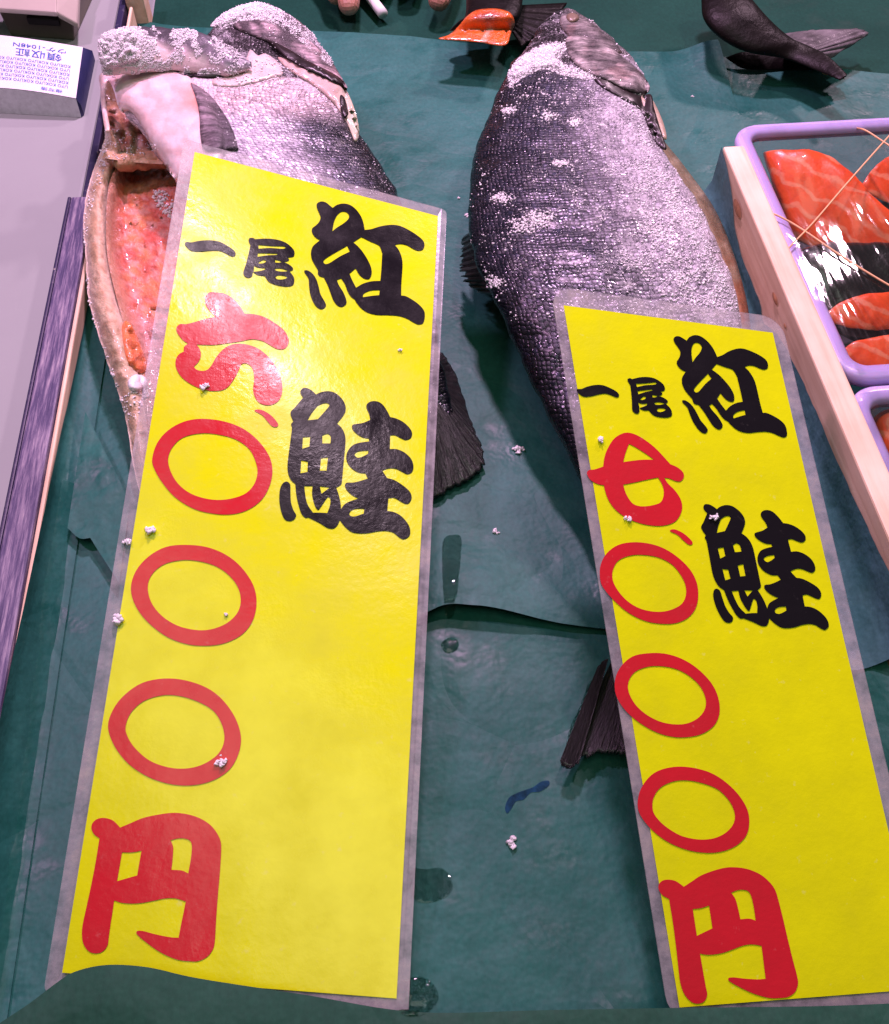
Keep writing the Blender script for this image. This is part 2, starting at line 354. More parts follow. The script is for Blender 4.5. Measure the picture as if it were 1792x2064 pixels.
def water_mat():
    m, nt, p = new_mat('water'); p.inputs['Base Color'].default_value = (0.55, 0.75, 0.68, 1); p.inputs['Roughness'].default_value = 0.03
    p.inputs['Transmission Weight'].default_value = 1.0; p.inputs['IOR'].default_value = 1.33
    nt.links.new(bump(nt, noise_tex(nt, 120), 0.15, 0.001), p.inputs['Normal']); return m
M['water'] = water_mat()
M['ink_blue'] = simple('blue_smear', (0.008, 0.05, 0.11), 0.8, 0.7, 220, spec=0.1, alpha=0.7)
M['cream'] = simple('cream_plastic', (0.40, 0.37, 0.31), 0.45, 0.08, 20)
M['olive'] = simple('grey_olive_plastic', (0.12, 0.11, 0.075), 0.5, 0.15, 30)
M['slot'] = simple('dark_slot', (0.008, 0.008, 0.007), 0.6, 0.2, 30)
M['pad'] = simple('pad_paper', (0.70, 0.72, 0.74), 0.6, 0.05, 40)
M['pad_edge'] = simple('pad_page_edges', (0.62, 0.64, 0.66), 0.7, 0.12, 300)
M['pad_navy'] = simple('pad_binding_navy', (0.016, 0.02, 0.085), 0.5, 0.15, 60)
M['pad_blue'] = simple('pad_blue_print', (0.03, 0.09, 0.42), 0.6, 0.1, 60)
M['skin'] = simple('hand_skin', (0.42, 0.20, 0.14), 0.45, 0.2, 90, 0.25, 260, sss=0.2)
M['nail'] = simple('fingernail', (0.52, 0.30, 0.24), 0.3, 0.1, 90)
M['stick'] = simple('white_stick', (0.75, 0.76, 0.74), 0.5, 0.06, 60)

# ------------------------------------------------------------------ setting: counter and box
def box(name, x0, x1, y0, y1, z0, z1, mat, parent=None, bev=0.001):
    bm = bmesh.new(); bmesh.ops.create_cube(bm, size=1)
    for v in bm.verts: v.co = Vector(((x0 + x1) / 2 + v.co.x * (x1 - x0), (y0 + y1) / 2 + v.co.y * (y1 - y0), (z0 + z1) / 2 + v.co.z * (z1 - z0)))
    if bev: bmesh.ops.bevel(bm, geom=bm.edges[:], offset=bev, segments=2, affect='EDGES', profile=0.5)
    me = bpy.data.meshes.new(name); bm.to_mesh(me); bm.free(); me.materials.append(mat)
    o = bpy.data.objects.new(name, me); COL.objects.link(o)
    if parent: o.parent = parent; o.matrix_parent_inverse = Matrix.Translation(parent.location).inverted()
    return o
g = box('counter_top', -1.6, 1.6, -0.6, 2.2, -0.10, -0.012, M['white_top'], bev=0); g['kind'] = 'structure'
g = box('white_counter', -0.9, -0.1905, 0.02, 1.35, -0.012, 0.004, M['white_top'], bev=0.002); g['kind'] = 'structure'
# fish box: left boards and right board
rail = thing('box_board', 'scratched navy painted side board of the fish box along the left', 'board', (-0.184, 0.3, 0))
box('painted_top', -0.1895, -0.1752, -0.05, 0.552, -0.01, 0.0205, M['scratched'], rail, 0.0012)
box('navy_edge', -0.1920, -0.1897, -0.05, 0.553, -0.01, 0.0200, M['navy'], rail, 0.0008)
box('wood_lining', -0.1750, -0.1725, -0.05, 0.79, -0.01, 0.0185, M['wood'], rail, 0.001)
rail2 = thing('box_board', 'thin dark navy board edge beside the receipt pad, farther along', 'board', (-0.18, 0.9, 0))
box('navy_edge', -0.1835, -0.1785, 0.555, 1.30, -0.01, 0.0185, M['navy'], rail2, 0.0008)
box('wood_lining', -0.1783, -0.1640, 0.795, 0.815, -0.01, 0.0300, M['wood'], rail2, 0.001)
rrail = thing('box_board', 'knotty pale pine side board of the fish box beside the lavender trays', 'board', (0.229, 0.3, 0))
box('board', 0.2215, 0.2350, -0.05, 0.525, -0.01, 0.0500, M['wood'], rrail, 0.0012)
def knot(px, py, w, h):
    # a knot on the inner face (plane x = 0.2215)
    d = ray(px, py); p = C0 + d * ((0.2209 - C0[0]) / d[0])
    V = []; n = 18
    for i in range(n):
        a = 2 * math.pi * i / n; V.append((0.2206, p[1] + w * math.cos(a), p[2] + h * math.sin(a)))
    V.append((0.2200, p[1], p[2])); mesh('knot', V, [(i, (i + 1) % n, n) for i in range(n)], M['knot'], rrail)
knot(1487, 420, 0.008, 0.0035); knot(1563, 602, 0.005, 0.002); knot(1583, 657, 0.002, 0.001)

# ------------------------------------------------------------------ paper sheets
def coons(name, top, bottom, mat, n=60, m=60, label='', zfun=None, parent=None, xclamp=None):
    """sheet between two world polylines (left to right)"""
    T = cr(top, m); B = cr(bottom, m); V = []
    for i in range(n):
        v = i / (n - 1)
        for j in range(m):
            p = T[j] * (1 - v) + B[j] * v
            if xclamp: p = np.array([min(p[0], xclamp(p[1])), p[1], p[2]])
            if zfun: p = p + np.array([0, 0, zfun(p[0], p[1], j / (m - 1), v)])
            V.append(p)
    o = mesh(name, V, grid_faces(n, m), mat, parent)
    if label: tag(o, label, 'paper')
    return o
def wr(amp, s, seed):
    return lambda x, y, u, v: amp * (fbm(x * s, y * s, seed) * 0.7 + 0.3 * fbm(x * s * 3.3, y * s * 3.3, seed + 5)) + amp
P = lambda x, y, z=0.0: at(x, y, z)
# far, dark wet sheet
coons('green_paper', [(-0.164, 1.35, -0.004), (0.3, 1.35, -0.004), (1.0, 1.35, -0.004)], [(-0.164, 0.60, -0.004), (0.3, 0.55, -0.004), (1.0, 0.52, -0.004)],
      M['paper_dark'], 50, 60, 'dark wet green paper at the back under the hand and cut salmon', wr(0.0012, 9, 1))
# main sheet under both fish: climbs the right board
def main_z(x, y, u, v):
    z = wr(0.0013, 16, 3)(x, y, u, v)
    z += 0.004 * (min(1.0, max(0.0, (x - 0.196) / 0.018)) ** 2.0) * float(sm(0.55, 0.49, y))
    z += 0.007 * math.exp(-((x - 0.035) / 0.035) ** 2) * float(sm(0.9, 1.0, v))       # arched front edge
    z += 0.010 * float(sm(0.90, 1.0, u)) * float(sm(0.16, 0.0, v))
    return max(z, 0.0002)
mt = [P(268, 44), P(420, 62), P(700, 70), P(1000, 95), P(1250, 108), P(1440, 112)]
mb = [np.array([-0.172, -0.03, 0]), np.array([-0.128, -0.02, 0]), np.array([-0.05, 0.20, 0]), P(850, 1252), P(960, 1238), P(1165, 1268), P(1450, 1285), P(1690, 1300), np.array([0.2600, 0.240, 0.0])]
mts = cr(mt, 40); mts[:, 2] = 0.001
mbs = cr(mb, 40); mbs[:, 2] = 0.0008
o = coons('green_paper', mts, mbs, M['paper'], 110, 90, 'large blue green paper sheet lying under both whole salmon', main_z, None, lambda y: 0.2140 + 0.082 * float(sm(0.500, 0.66, y)))
main_sheet = o
# its right margin turned up against the pine board, edge uneven
EDGE = [(1452, 290), (1466, 345), (1474, 400), (1478, 450), (1490, 500), (1512, 560), (1530, 606), (1536, 640), (1566, 668), (1596, 724), (1640, 815), (1694, 945), (1746, 1056), (1786, 1135), (1850, 1260)]
def on_board(px, py, xx=0.2208):
    d = ray(px, py); return C0 + d * ((xx - C0[0]) / d[0])
E3 = cr([on_board(*p) for p in EDGE], 110); V = []
for k_, e in enumerate(E3):
    e = e + np.array([0, 0, 0.0012 * fbm(e[1] * 60, 0.4, 2)])
    for f in np.linspace(0, 1, 10):
        xx = 0.2010 + (0.2208 - 0.2010) * min(1, f * 1.55) ** 0.9; zz = 0.0045 + (e[2] - 0.0045) * max(0, (f - 0.18) / 0.82) ** 1.6
        V.append((xx + 0.0006 * fbm(e[1] * 40, f * 3, 6) * (1 - f), e[1] + (1 - f) * 0.004 - 0.003, max(0.0042, zz)))
mesh('upturned_edge', V, grid_faces(110, 10), M['paper_light'], main_sheet)
E4 = cr([on_board(px_, py_, -0.1720) for px_, py_ in ((182, 560), (176, 619), (146, 770), (116, 905), (66, 1138), (22, 1342), (-50, 1680), (-150, 2110))], 110); V = []
for e in E4:
    for f in np.linspace(0, 1, 10):
        zz = 0.0035 + (max(e[2], 0.004) - 0.0035) * max(0, (f - 0.15) / 0.85) ** 1.5
        V.append((-0.1590 + (-0.1720 + 0.1590) * min(1, f * 1.4) ** 0.9, e[1] + 0.0008 * fbm(e[1] * 50, f * 2, 3), zz + 0.0006 * fbm(e[1] * 35, f * 3, 8) * f))
mesh('upturned_edge', V, [q_[::-1] for q_ in grid_faces(110, 10)], M['paper'], main_sheet)
# front sheet
coons('green_paper', [(-0.1695, 0.33, -0.003), (0, 0.34, -0.003), (0.2205, 0.33, -0.003)], [(-0.1695, -0.05, -0.003), (0, -0.05, -0.003), (0.2205, -0.05, -0.003)],
      M['paper_front'], 70, 70, 'wet green paper sheet across the front between the two price cards', lambda x, y, u, v: wr(0.0014, 18, 9)(x, y, u, v) + (0.012 * float(sm(0.200, 0.2205, x)) if x > 0.19 else 0) + (0.012 * float(sm(-0.155, -0.172, x))))
# right sheet beyond the board
coons('green_paper', [np.array([0.19, 0.712, -0.002]), P(1458, 118, 0.000), P(1600, 132, 0.002), P(1800, 152, 0.002), P(2200, 185, 0.002)], [(0.236, 0.1, -0.002), (0.29, 0.1, -0.002), (0.4, 0.1, -0.002), (0.55, 0.1, -0.002), (0.8, 0.1, -0.002)],
      M['paper'], 60, 50, 'blue green paper sheet under the lavender trays', wr(0.0015, 14, 13))
# torn scrap by the left board and folded lip at the front
def scrap(name, pts, z, mat, label, lift=0.0):
    L = smooth_loop(pts, 3); xs = [p[0] for p in L]; ys = [p[1] for p in L]
    inner = [(x, y) for x in np.arange(min(xs), max(xs), 9) for y in np.arange(min(ys), max(ys), 12) if dist_to_loop((x, y), L) > 5]
    V, T = tri_poly([L], inner)
    W = [at(x, y, z + lift * float(sm(max(ys), min(ys), y)) + 0.0012 * fbm(x * 0.03, y * 0.03, 2)) for x, y in V]
    o = mesh(name, W, [t[::-1] for t in T], mat); return tag(o, label, 'paper')
scrap('torn_paper', [(172, 830, 1), (136, 1064, 1), (160, 1085), (182, 1084, 1), (198, 1110), (240, 1175, 1), (262, 1010, 1)], 0.0085, M['paper_front'], 'torn green paper flap beside the left board', 0.006)
lipT = [(-60, 2105), (0, 2062), (60, 2022), (110, 1984), (150, 1959), (215, 1945), (300, 1950), (400, 1972), (620, 2006), (840, 2040), (1100, 2036), (1400, 2031), (1650, 2028), (1860, 2020)]
lt = [at(x, y, 0.024) for x, y in lipT]; lb = [np.array([p[0] * 1.02, p[1] - 0.09, -0.004]) for p in lt]
coons('green_paper', cr(lt, 40), cr(lb, 40), M['paper_lip'], 40, 90, 'dark green paper lip folded up over the lower ends of the price cards',
      lambda x, y, u, v: 0.010 * math.sin(math.pi * min(1, v * 1.4)) * (1 - v) + 0.002 * fbm(x * 25, y * 25, 4) * min(1, v * 5))
# ------------------------------------------------------------------ price cards
class Card:
    def __init__(s, px, zs):
        s.c = [at(*p, z) for p, z in zip(px, zs)]                       # TL TR BL BR of the yellow card
        s.n = np.cross(s.c[1] - s.c[0], s.c[2] - s.c[0]); s.n = -s.n / np.linalg.norm(s.n)
        if s.n[2] < 0: s.n = -s.n
    def P(s, u, v, h=0.0):
        a, b, c, d = s.c
        return (a * (1 - u) + b * u) * (1 - v) + (c * (1 - u) + d * u) * v + s.n * h
    def inv(s, px):
        u, v = 0.5, 0.5
        for _ in range(12):
            p0 = proj(s.P(u, v)); e = 1e-4
            J = np.array([(proj(s.P(u + e, v)) - p0) / e, (proj(s.P(u, v + e)) - p0) / e]).T
            du = np.linalg.solve(J, np.array(px) - p0); u += du[0]; v += du[1]
        return u, v
card1 = Card([(392, 308), (882, 437), (125, 1960), (798, 2012)], (0.120, 0.076, 0.007, 0.006))
card2 = Card([(1135, 617), (1556, 672), (1368, 2030), (1862, 1992)], (0.112, 0.093, 0.014, 0.007))

K = 460 / 1792.; kA = crop(780, 500, K)
G = {}   # name -> (mapping, loops)
G['beni'] = (kA, [
 [(355,250),(400,225),(450,235),(490,265),(525,293,1),(570,262),(640,247),(710,262),(770,305),(820,370),(850,440),(868,530,1),(940,520),(1040,490),(1150,475),(1240,485),(1330,525),(1420,580),(1490,640),(1508,690),(1490,740),(1440,752),(1390,735),(1320,695),(1250,680),(1190,690,1),(1230,740),(1260,810),(1273,890),(1268,1000),(1260,1120),(1258,1232,1),(1310,1240),(1390,1285),(1460,1340),(1505,1400),(1510,1470),(1490,1530),(1440,1542),(1390,1520),(1310,1475),(1220,1450),(1110,1442),(1000,1440),(900,1415),(830,1370),(780,1310),(760,1275,1),(720,1245),(685,1190),(655,1110),(615,1050,1),(570,1065,1),(590,1120),(640,1200),(670,1280),(668,1325),(620,1355),(570,1335),(530,1280),(500,1200),(470,1120),(430,1040,1),(385,1025),(365,1000,1),(365,960),(330,900),(300,840),(292,770),(310,710),(350,670),(390,640,1),(340,610),(305,560),(305,515),(340,485),(375,450),(395,400),(380,350),(358,300)],
 [(830,607,1),(745,662,1),(800,710),(850,770),(900,850),(935,930),(942,1000),(915,1055),(860,1050),(810,1010),(770,942,1),(705,998,1),(730,1060),(775,1148,1),(850,1105),(940,1080),(1035,1075,1),(1045,960),(1055,780,1),(1035,720),(1010,690),(930,655),(850,615)],
 [(520,545,1),(540,440),(575,370),(620,335),(670,340),(700,375),(690,415),(640,460),(570,505)],
 [(680,700,1),(708,762,1),(600,815),(490,885),(445,895),(425,870),(445,840),(540,780)],
 [(848,1250,1),(855,1215),(910,1185),(970,1175),(1028,1173,1),(1022,1228,1),(950,1235)],
 [(222,965),(260,965),(310,1000),(350,1060),(375,1140),(395,1220),(440,1300),(452,1345),(415,1378),(365,1365),(320,1310),(285,1220),(272,1130),(265,1050),(225,990)]])
G['sake'] = (crop(740, 1040, 440 / 1792.), [
 [(350,160),(380,125),(430,128),(480,155),(525,197,1),(580,172),(660,160),(740,180),(810,240),(850,310),(855,380),(825,440),(760,522,1),(810,570),(845,640),(855,720),(845,850),(830,1000),(815,1160),(805,1205),(750,1240,1),(775,1310),(795,1390),(805,1480,1),(840,1430),(900,1395),(1000,1362,1),(930,1325),(870,1270),(848,1215),(870,1185),(940,1183),(1020,1165),(1105,1138,1),(1078,1080,1),(1000,1070),(930,1030),(880,970),(862,900),(880,830),(930,770),(1000,740),(1120,722,1),(1115,690,1),(1040,675),(970,630),(930,580),(932,540),(970,528),(1050,515),(1130,482,1),(1120,420),(1090,350),(1095,305),(1140,275),(1210,275),(1270,310),(1320,380),(1355,450,1),(1420,465),(1500,505),(1570,570),(1600,630),(1585,685),(1530,707),(1480,690),(1410,655),(1355,655,1),(1350,808,1),(1430,810),(1520,850),(1590,920),(1615,1000),(1600,1065),(1550,1090),(1500,1070),(1420,1030),(1340,1025),(1265,1048,1),(1320,1132,1),(1400,1155),(1490,1210),(1570,1280),(1595,1350),(1570,1410),(1530,1422),(1480,1400),(1400,1355),(1335,1358,1),(1322,1500,1),(1400,1515),(1480,1560),(1550,1640),(1578,1710),(1570,1780),(1510,1818),(1460,1800),(1390,1745),(1310,1725),(1210,1730),(1100,1750),(1000,1752),(920,1735),(850,1680),(790,1605,1),(765,1660),(720,1698),(650,1690),(560,1635),(440,1575,1),(400,1575),(360,1530),(330,1440),(305,1330),(292,1200,1),(240,1150),(210,1070),(205,980),(220,850),(240,700),(255,570),(245,530),(270,500,1),(245,440),(242,390),(290,340),(380,232,1),(355,195)],
 [(428,487,1),(480,400),(540,325,1),(600,298),(650,295),(675,320),(620,390),(545,473,1)],
 [(378,675,1),(460,670,1),(450,780,1),(370,805,1)],
 [(595,655,1),(650,637),(685,660),(690,700),(685,745,1),(595,745,1)],
 [(358,935,1),(433,950,1),(428,1065,1),(350,1080,1)],
 [(580,910,1),(658,900,1),(643,1050,1),(567,1050,1)],
 [(955,870),(985,840),(1040,828),(1110,825,1),(1108,860,1),(1050,890),(990,905)],
 [(393,1222,1),(485,1222,1),(480,1310),(495,1390),(520,1460),(550,1490),(590,1440),(630,1380),(660,1345),(685,1370),(680,1440),(650,1525,1),(570,1520),(490,1520,1),(430,1430),(405,1330)],
 [(567,1225,1),(680,1238,1),(585,1308,1)],
 [(897,1530),(920,1495),(980,1475),(1065,1478,1),(1058,1530,1),(960,1562),(910,1555)],
 [(160,1185),(200,1173),(235,1205),(238,1290),(243,1400),(270,1490),(302,1550),(275,1600),(220,1615),(170,1590),(135,1510),(115,1400),(115,1300),(130,1230)]])
kC = crop(440, 600, 400 / 1376.)
G['ichi'] = (kC, [[(235,260),(250,238),(300,242),(370,228),(470,222),(560,235),(630,270),(690,310),(715,345),(705,372),(670,372),(620,345),(560,322),(480,320),(390,328),(310,325),(265,300)]])
G['o'] = (kC, [
 [(838,225),(848,202),(880,200),(900,212,1),(1000,206),(1100,215),(1190,245),(1255,300),(1272,335),(1262,375),(1205,385,1),(1222,405),(1200,422),(1160,425,1),(1210,445),(1250,475),(1258,500),(1225,515,1),(1265,570),(1268,620),(1250,650),(1190,660),(1100,645),(1030,615),(990,560,1),(930,552),(890,530),(878,520,1),(870,560),(840,577),(805,565),(788,535),(795,500),(815,440),(840,340),(855,270,1)],
 [(930,265,1),(1050,275),(1170,280),(1188,292),(1160,303),(1040,295),(932,302,1)],
 [(925,343,1),(1020,345),(1110,348,1),(1105,360),(1020,364),(922,378,1)],
 [(930,440),(945,422),(980,408),(1005,420),(975,440)],
 [(890,462,1),(930,480),(995,485,1),(990,500),(930,515),(885,520,1)],
 [(1090,405,1),(1130,415),(1150,428),(1120,434),(1088,432,1)],
 [(1090,490),(1150,490),(1210,512),(1150,518),(1095,508)],
 [(1092,570),(1120,553),(1180,560),(1205,575),(1160,592),(1110,590)]])
G['roku'] = (kC, [[(425,790),(430,750),(470,715),(540,715),(620,730),(700,780),(760,850),(800,915,1),(880,920),(980,945),(1080,1000),(1170,1070),(1215,1150),(1210,1210),(1170,1250),(1110,1250),(1050,1220),(970,1175),(870,1158),(760,1178),(640,1195),(500,1212),(345,1208,1),(375,1250),(387,1310),(365,1370),(320,1418,1),(345,1445),(400,1458),(450,1445),(490,1400),(530,1330),(590,1260),(660,1215),(750,1200),(850,1215),(950,1260),(1050,1350),(1120,1460),(1155,1580),(1150,1680),(1110,1750),(1030,1782),(950,1765),(900,1710),(880,1630),(890,1540),(880,1450),(845,1400),(800,1385),(765,1400),(740,1460),(690,1550),(630,1620),(560,1645),(470,1645),(380,1625),(270,1570),(190,1500),(150,1420),(150,1350),(180,1300),(225,1275,1),(228,1230),(265,1200,1),(210,1160),(165,1100),(155,1050),(190,1015),(250,1015),(330,995),(430,965),(525,945,1),(470,890),(435,840)]])
G['ten'] = (kC, [[(893,1832),(920,1822),(970,1830),(1040,1870),(1090,1920),(1118,1965),(1100,1988),(1060,1980),(1020,1940),(970,1880),(910,1845)]])
G['en'] = (crop(200, 2200, 440 / 1792.), [
 [(210,330),(225,265),(285,220),(360,213),(440,235),(490,275),(530,320,1),(650,270),(780,215),(930,180),(1080,158),(1200,158),(1340,185),(1460,235),(1560,310),(1630,410),(1660,500),(1660,620),(1645,850),(1625,1080),(1605,1350),(1590,1600),(1565,1690),(1500,1770),(1400,1815),(1300,1815),(1180,1800),(1060,1755),(940,1690),(830,1610),(750,1545),(712,1500),(730,1475),(800,1480),(890,1505),(1000,1530),(1100,1548),(1185,1552,1),(1210,1420),(1235,1300),(1265,1148,1),(1200,1125),(1120,1110),(1020,1115),(900,1140),(760,1165),(640,1170),(540,1160),(465,1135,1),(445,1270),(425,1400),(405,1540),(390,1640),(330,1710),(255,1728),(180,1705),(125,1630),(105,1540),(110,1420),(150,1230),(200,1000),(255,720),(300,440,1),(240,395)],
 [(553,597,1),(660,598),(770,580,1),(745,720),(722,855,1),(600,890),(497,920,1),(525,760)],
 [(1095,462,1),(1180,442),(1250,443),(1310,465),(1333,520),(1325,650),(1293,833,1),(1220,800),(1105,793,1),(1118,680),(1125,550),(1110,495)]])
kZ = crop(280, 1100, 500 / 938.)
G['zero1'] = (kZ, [[(260,310),(285,230),(340,165),(420,120),(510,104),(620,115),(720,150),(800,210),(860,290),(880,370),(865,450),(825,520),(760,570),(680,595),(590,595),(480,570),(380,510),(310,430),(270,360)],
                   [(342,310),(365,250),(420,200),(510,179),(600,185),(690,210),(760,260),(795,330),(802,390),(780,450),(730,495),(640,520),(550,518),(460,490),(395,440),(355,375)]])
G['zero2'] = (kZ, [[(150,980),(175,890),(240,815),(330,765),(430,754),(540,765),(640,805),(720,870),(780,960),(798,1050),(780,1140),(730,1210),(650,1255),(560,1273),(450,1268),(340,1230),(240,1155),(175,1070)],
                   [(237,970),(260,905),(320,855),(410,833),(500,838),(590,865),(660,915),(705,980),(716,1050),(695,1110),(640,1160),(560,1190),(480,1192),(390,1170),(310,1120),(255,1050)]])
G['zero3'] = (kZ, [[(32,1690),(60,1600),(120,1525),(210,1465),(320,1443),(430,1452),(540,1490),(620,1550),(685,1640),(717,1740),(705,1830),(660,1910),(580,1965),(480,1992),(370,1990),(250,1955),(140,1885),(65,1790)],
                   [(123,1690),(150,1620),(215,1560),(310,1530),(400,1533),(490,1560),(570,1605),(615,1670),(632,1740),(620,1800),(580,1850),(510,1890),(430,1907),(340,1900),(245,1865),(170,1800),(132,1740)]])
G['nana'] = (crop(1540, 900, 680 / 1792.), [
 [(195,1070),(210,1045),(250,1040),(312,1020,1),(325,940),(355,870),(400,810),(470,775),(540,785),(620,830),(700,895),(800,1003,1),(850,1025),(890,1060),(897,1095),(875,1125),(840,1125),(790,1105),(755,1100,1),(780,1140),(830,1190),(870,1250),(885,1310),(870,1370),(830,1420),(760,1445),(680,1448),(580,1430),(480,1390),(400,1330),(350,1260),(325,1190),(318,1155,1),(270,1145),(220,1115)],
 [(458,987,1),(475,920),(500,855,1),(540,875),(620,925),(682,970,1),(600,970),(520,978)],
 [(458,1150,1),(560,1130),(640,1112),(710,1098,1),(740,1150),(752,1210),(735,1270),(690,1295),(600,1308),(530,1290),(485,1230),(465,1180)]])
def uv_loops(key, card):
    mp, loops = G[key]
    return [[card.inv(mp(p)) for p in smooth_loop(L, 4)] for L in loops]
UV1 = {k: uv_loops(k, card1) for k in G if k != 'nana'}
def place(card, loops, mat, parent, name='printed_character'):
    V, T = tri_poly(loops)
    o = mesh(name, [card.P(u, v, 0.0011) for u, v in V], T, mat, parent, smooth=False)
    # normals towards the viewer
    me = o.data
    if len(me.polygons) and sum(np.dot(p.normal, card.n) for p in me.polygons) < 0: me.flip_normals()
    return o
def remap(loops, src, dst):
    """axis scale + shift in card space taking two src anchors to two dst anchors"""
    (a, b), (c, d) = src, dst
    sx = (d[0] - c[0]) / (b[0] - a[0]); sy = (d[1] - c[1]) / (b[1] - a[1])
    return [[(c[0] + (p[0] - a[0]) * sx, c[1] + (p[1] - a[1]) * sy) for p in L] for L in loops]
def build_card(card, label, left, right, top, bot, corner, glyphs):
    root = thing('price_card', label, 'sign', tuple(card.P(0.5, 1)))
    # laminated pouch: rounded rectangle, real thickness
    W = np.linalg.norm(card.c[3] - card.c[2]); Lh = np.linalg.norm(card.c[2] - card.c[0])
    x0, x1, y0, y1 = -left, 1 + right, -top, 1 + bot; loop = []
    rx, ry = corner / W, corner / Lh
    for cx, cy, a0 in ((x1 - rx, y0 + ry, -90), (x1 - rx, y1 - ry, 0), (x0 + rx, y1 - ry, 90), (x0 + rx, y0 + ry, 180)):
        for k in range(7):
            a = R(a0 + 15 * k); loop.append((cx + rx * math.cos(a), cy + ry * math.sin(a)))
    n = len(loop)
    V, T = tri_poly([loop]); nv = len(V)
    VV = [card.P(u, v, 0.0005) for u, v in V] + [card.P(u, v, 0.0) for u, v in V]
    F = [t for t in T] + [tuple(i + nv for i in t[::-1]) for t in T] + [(i, (i + 1) % n, nv + (i + 1) % n, nv + i) for i in range(n)]
    mesh('laminate', VV, F, M['laminate'], root, smooth=False)
    V = [card.P(i / 12, j / 40, 0.0008) for j in range(41) for i in range(13)]
    o = mesh('yellow_card', V, grid_faces(41, 13), M['yellow'], root, smooth=True)
    if o.data.polygons[0].normal.dot(Vector(card.n)) < 0: o.data.flip_normals()
    for loops, mat in glyphs: place(card, loops, mat, o)
    return root
BK, RD = M['black_ink'], M['red_ink']
build_card(card1, 'larger yellow laminated price card with six in red on the left salmon', 0.046, 0.038, 0.016, 0.020, 0.003,
           [(UV1['beni'], BK), (UV1['sake'], BK), (UV1['ichi'], BK), (UV1['o'], BK), (UV1['roku'], RD), (UV1['ten'], RD), (UV1['zero1'], RD), (UV1['zero2'], RD), (UV1['zero3'], RD), (UV1['en'], RD)])
k5 = crop(1540, 900, 680 / 1792.); k6 = crop(1780, 1360, 560 / 1792.); k7 = crop(1750, 2350, 500 / 1792.); ident = lambda p: p
def rm(key, a, b, mp2, c, d):
    m1 = G[key][0]; return remap(UV1[key], (card1.inv(m1(a)), card1.inv(m1(b))), (card2.inv(mp2(c)), card2.inv(mp2(d))))
g2 = [(rm('beni', (355, 250), (1508, 1480), k5, (822, 95), (1643, 765)), BK),
      (rm('sake', (350, 160), (1578, 1720), k6, (492, 125), (1588, 1130)), BK),
      (rm('o', (838, 210), (1268, 640), k5, (487, 390), (815, 645)), BK),
      (rm('en', (210, 330), (1590, 1700), k7, (222, 365), (1608, 1300)), RD),
      (rm('ten', (893, 1832), (1118, 1965), k6, (197, 330), (396, 430)), RD),
      (uv_loops('nana', card2), RD)]
# single stroke one
a = card2.inv(k5((122, 475))); b = card2.inv(k5((428, 505))); s = (b[0] - a[0]) / (card1.inv(kC((715, 350)))[0] - card1.inv(kC((235, 260)))[0])
a1 = card1.inv(kC((235, 260))); g2.append(([[(a[0] + (p[0] - a1[0]) * s, a[1] + (p[1] - a1[1]) * s) for p in UV1['ichi'][0]]], BK))
for (key, xl, xr, yt, yb) in (('zero1', 1208, 1405, 1095, 1258), ('zero2', 1238, 1447, 1317, 1487), ('zero3', 1283, 1507, 1545, 1720)):
    ym = (yt + yb) / 2; xm = (xl + xr) / 2
    L = UV1[key][0]; us = [p[0] for p in L]; vs = [p[1] for p in L]
    u0, u1 = card2.inv((xl, ym - 8))[0], card2.inv((xr, ym + 12))[0]; v0, v1 = card2.inv((xm - 8, yt))[1], card2.inv((xm + 8, yb))[1]
    g2.append((remap(UV1[key], ((min(us), min(vs)), (max(us), max(vs))), ((u0, v0), (u1, v1))), RD))
build_card(card2, 'smaller yellow laminated price card with seven in red on the right salmon', 0.046, 0.062, 0.032, 0.020, 0.010, g2)

# ------------------------------------------------------------------ lofts
def loft(stations, n, m, disp=None, zmin=0.0015, power=1.0):
    """stations (ax,ay,bx,by,z,k): silhouette pixels of a section, height of its middle, thickness ratio.
    returns grid of world points (n,m), parameters t, angle, uv in metres"""
    S = cr(stations, n); V = np.zeros((n, m, 3))
    ang = np.linspace(0, 2 * np.pi, m, endpoint=False)
    for i, (ax, ay, bx, by, z, k) in enumerate(S):
        mid = at((ax + bx) / 2, (ay + by) / 2, z); dep = np.dot(mid - C0, FWD)
        pa = C0 + ray(ax, ay) * dep; pb = C0 + ray(bx, by) * dep
        h = (pa - pb) / 2; c = (pa + pb) / 2; vd = mid - C0; vd /= np.linalg.norm(vd); r = np.linalg.norm(h)
        ca, sa = np.cos(ang), np.sin(ang)
        ca2 = np.sign(ca) * np.abs(ca) ** power; sa2 = np.sign(sa) * np.abs(sa) ** power
        V[i] = c + h * ca2[:, None] - vd * (r * k) * sa2[:, None]
    # normals
    du = np.gradient(V, axis=0); dv = (np.roll(V, -1, 1) - np.roll(V, 1, 1)) / 2
    Nn = np.cross(du, dv); l = np.linalg.norm(Nn, axis=2, keepdims=True); Nn = Nn / np.maximum(l, 1e-9)
    cen = V.mean(1, keepdims=True); s = np.sign(((V - cen) * Nn).sum(2, keepdims=True).mean()); Nn *= s
    if disp is not None:
        D = np.array([[disp(i / (n - 1), ang[j], V[i, j]) for j in range(m)] for i in range(n)]); V = V + Nn * D[:, :, None]
    V[:, :, 2] = np.maximum(V[:, :, 2], zmin)
    L = np.concatenate([[0], np.cumsum(np.linalg.norm(np.diff(V[:, m // 4], axis=0), axis=1))])
    seg = np.linalg.norm(np.roll(V, -1, 1) - V, axis=2); g = np.concatenate([np.zeros((n, 1)), np.cumsum(seg, 1)[:, :-1]], 1)
    UV = np.stack([np.repeat(L[:, None], m, 1), g - g[:, m // 4:m // 4 + 1]], 2)
    return V, Nn, ang, UV
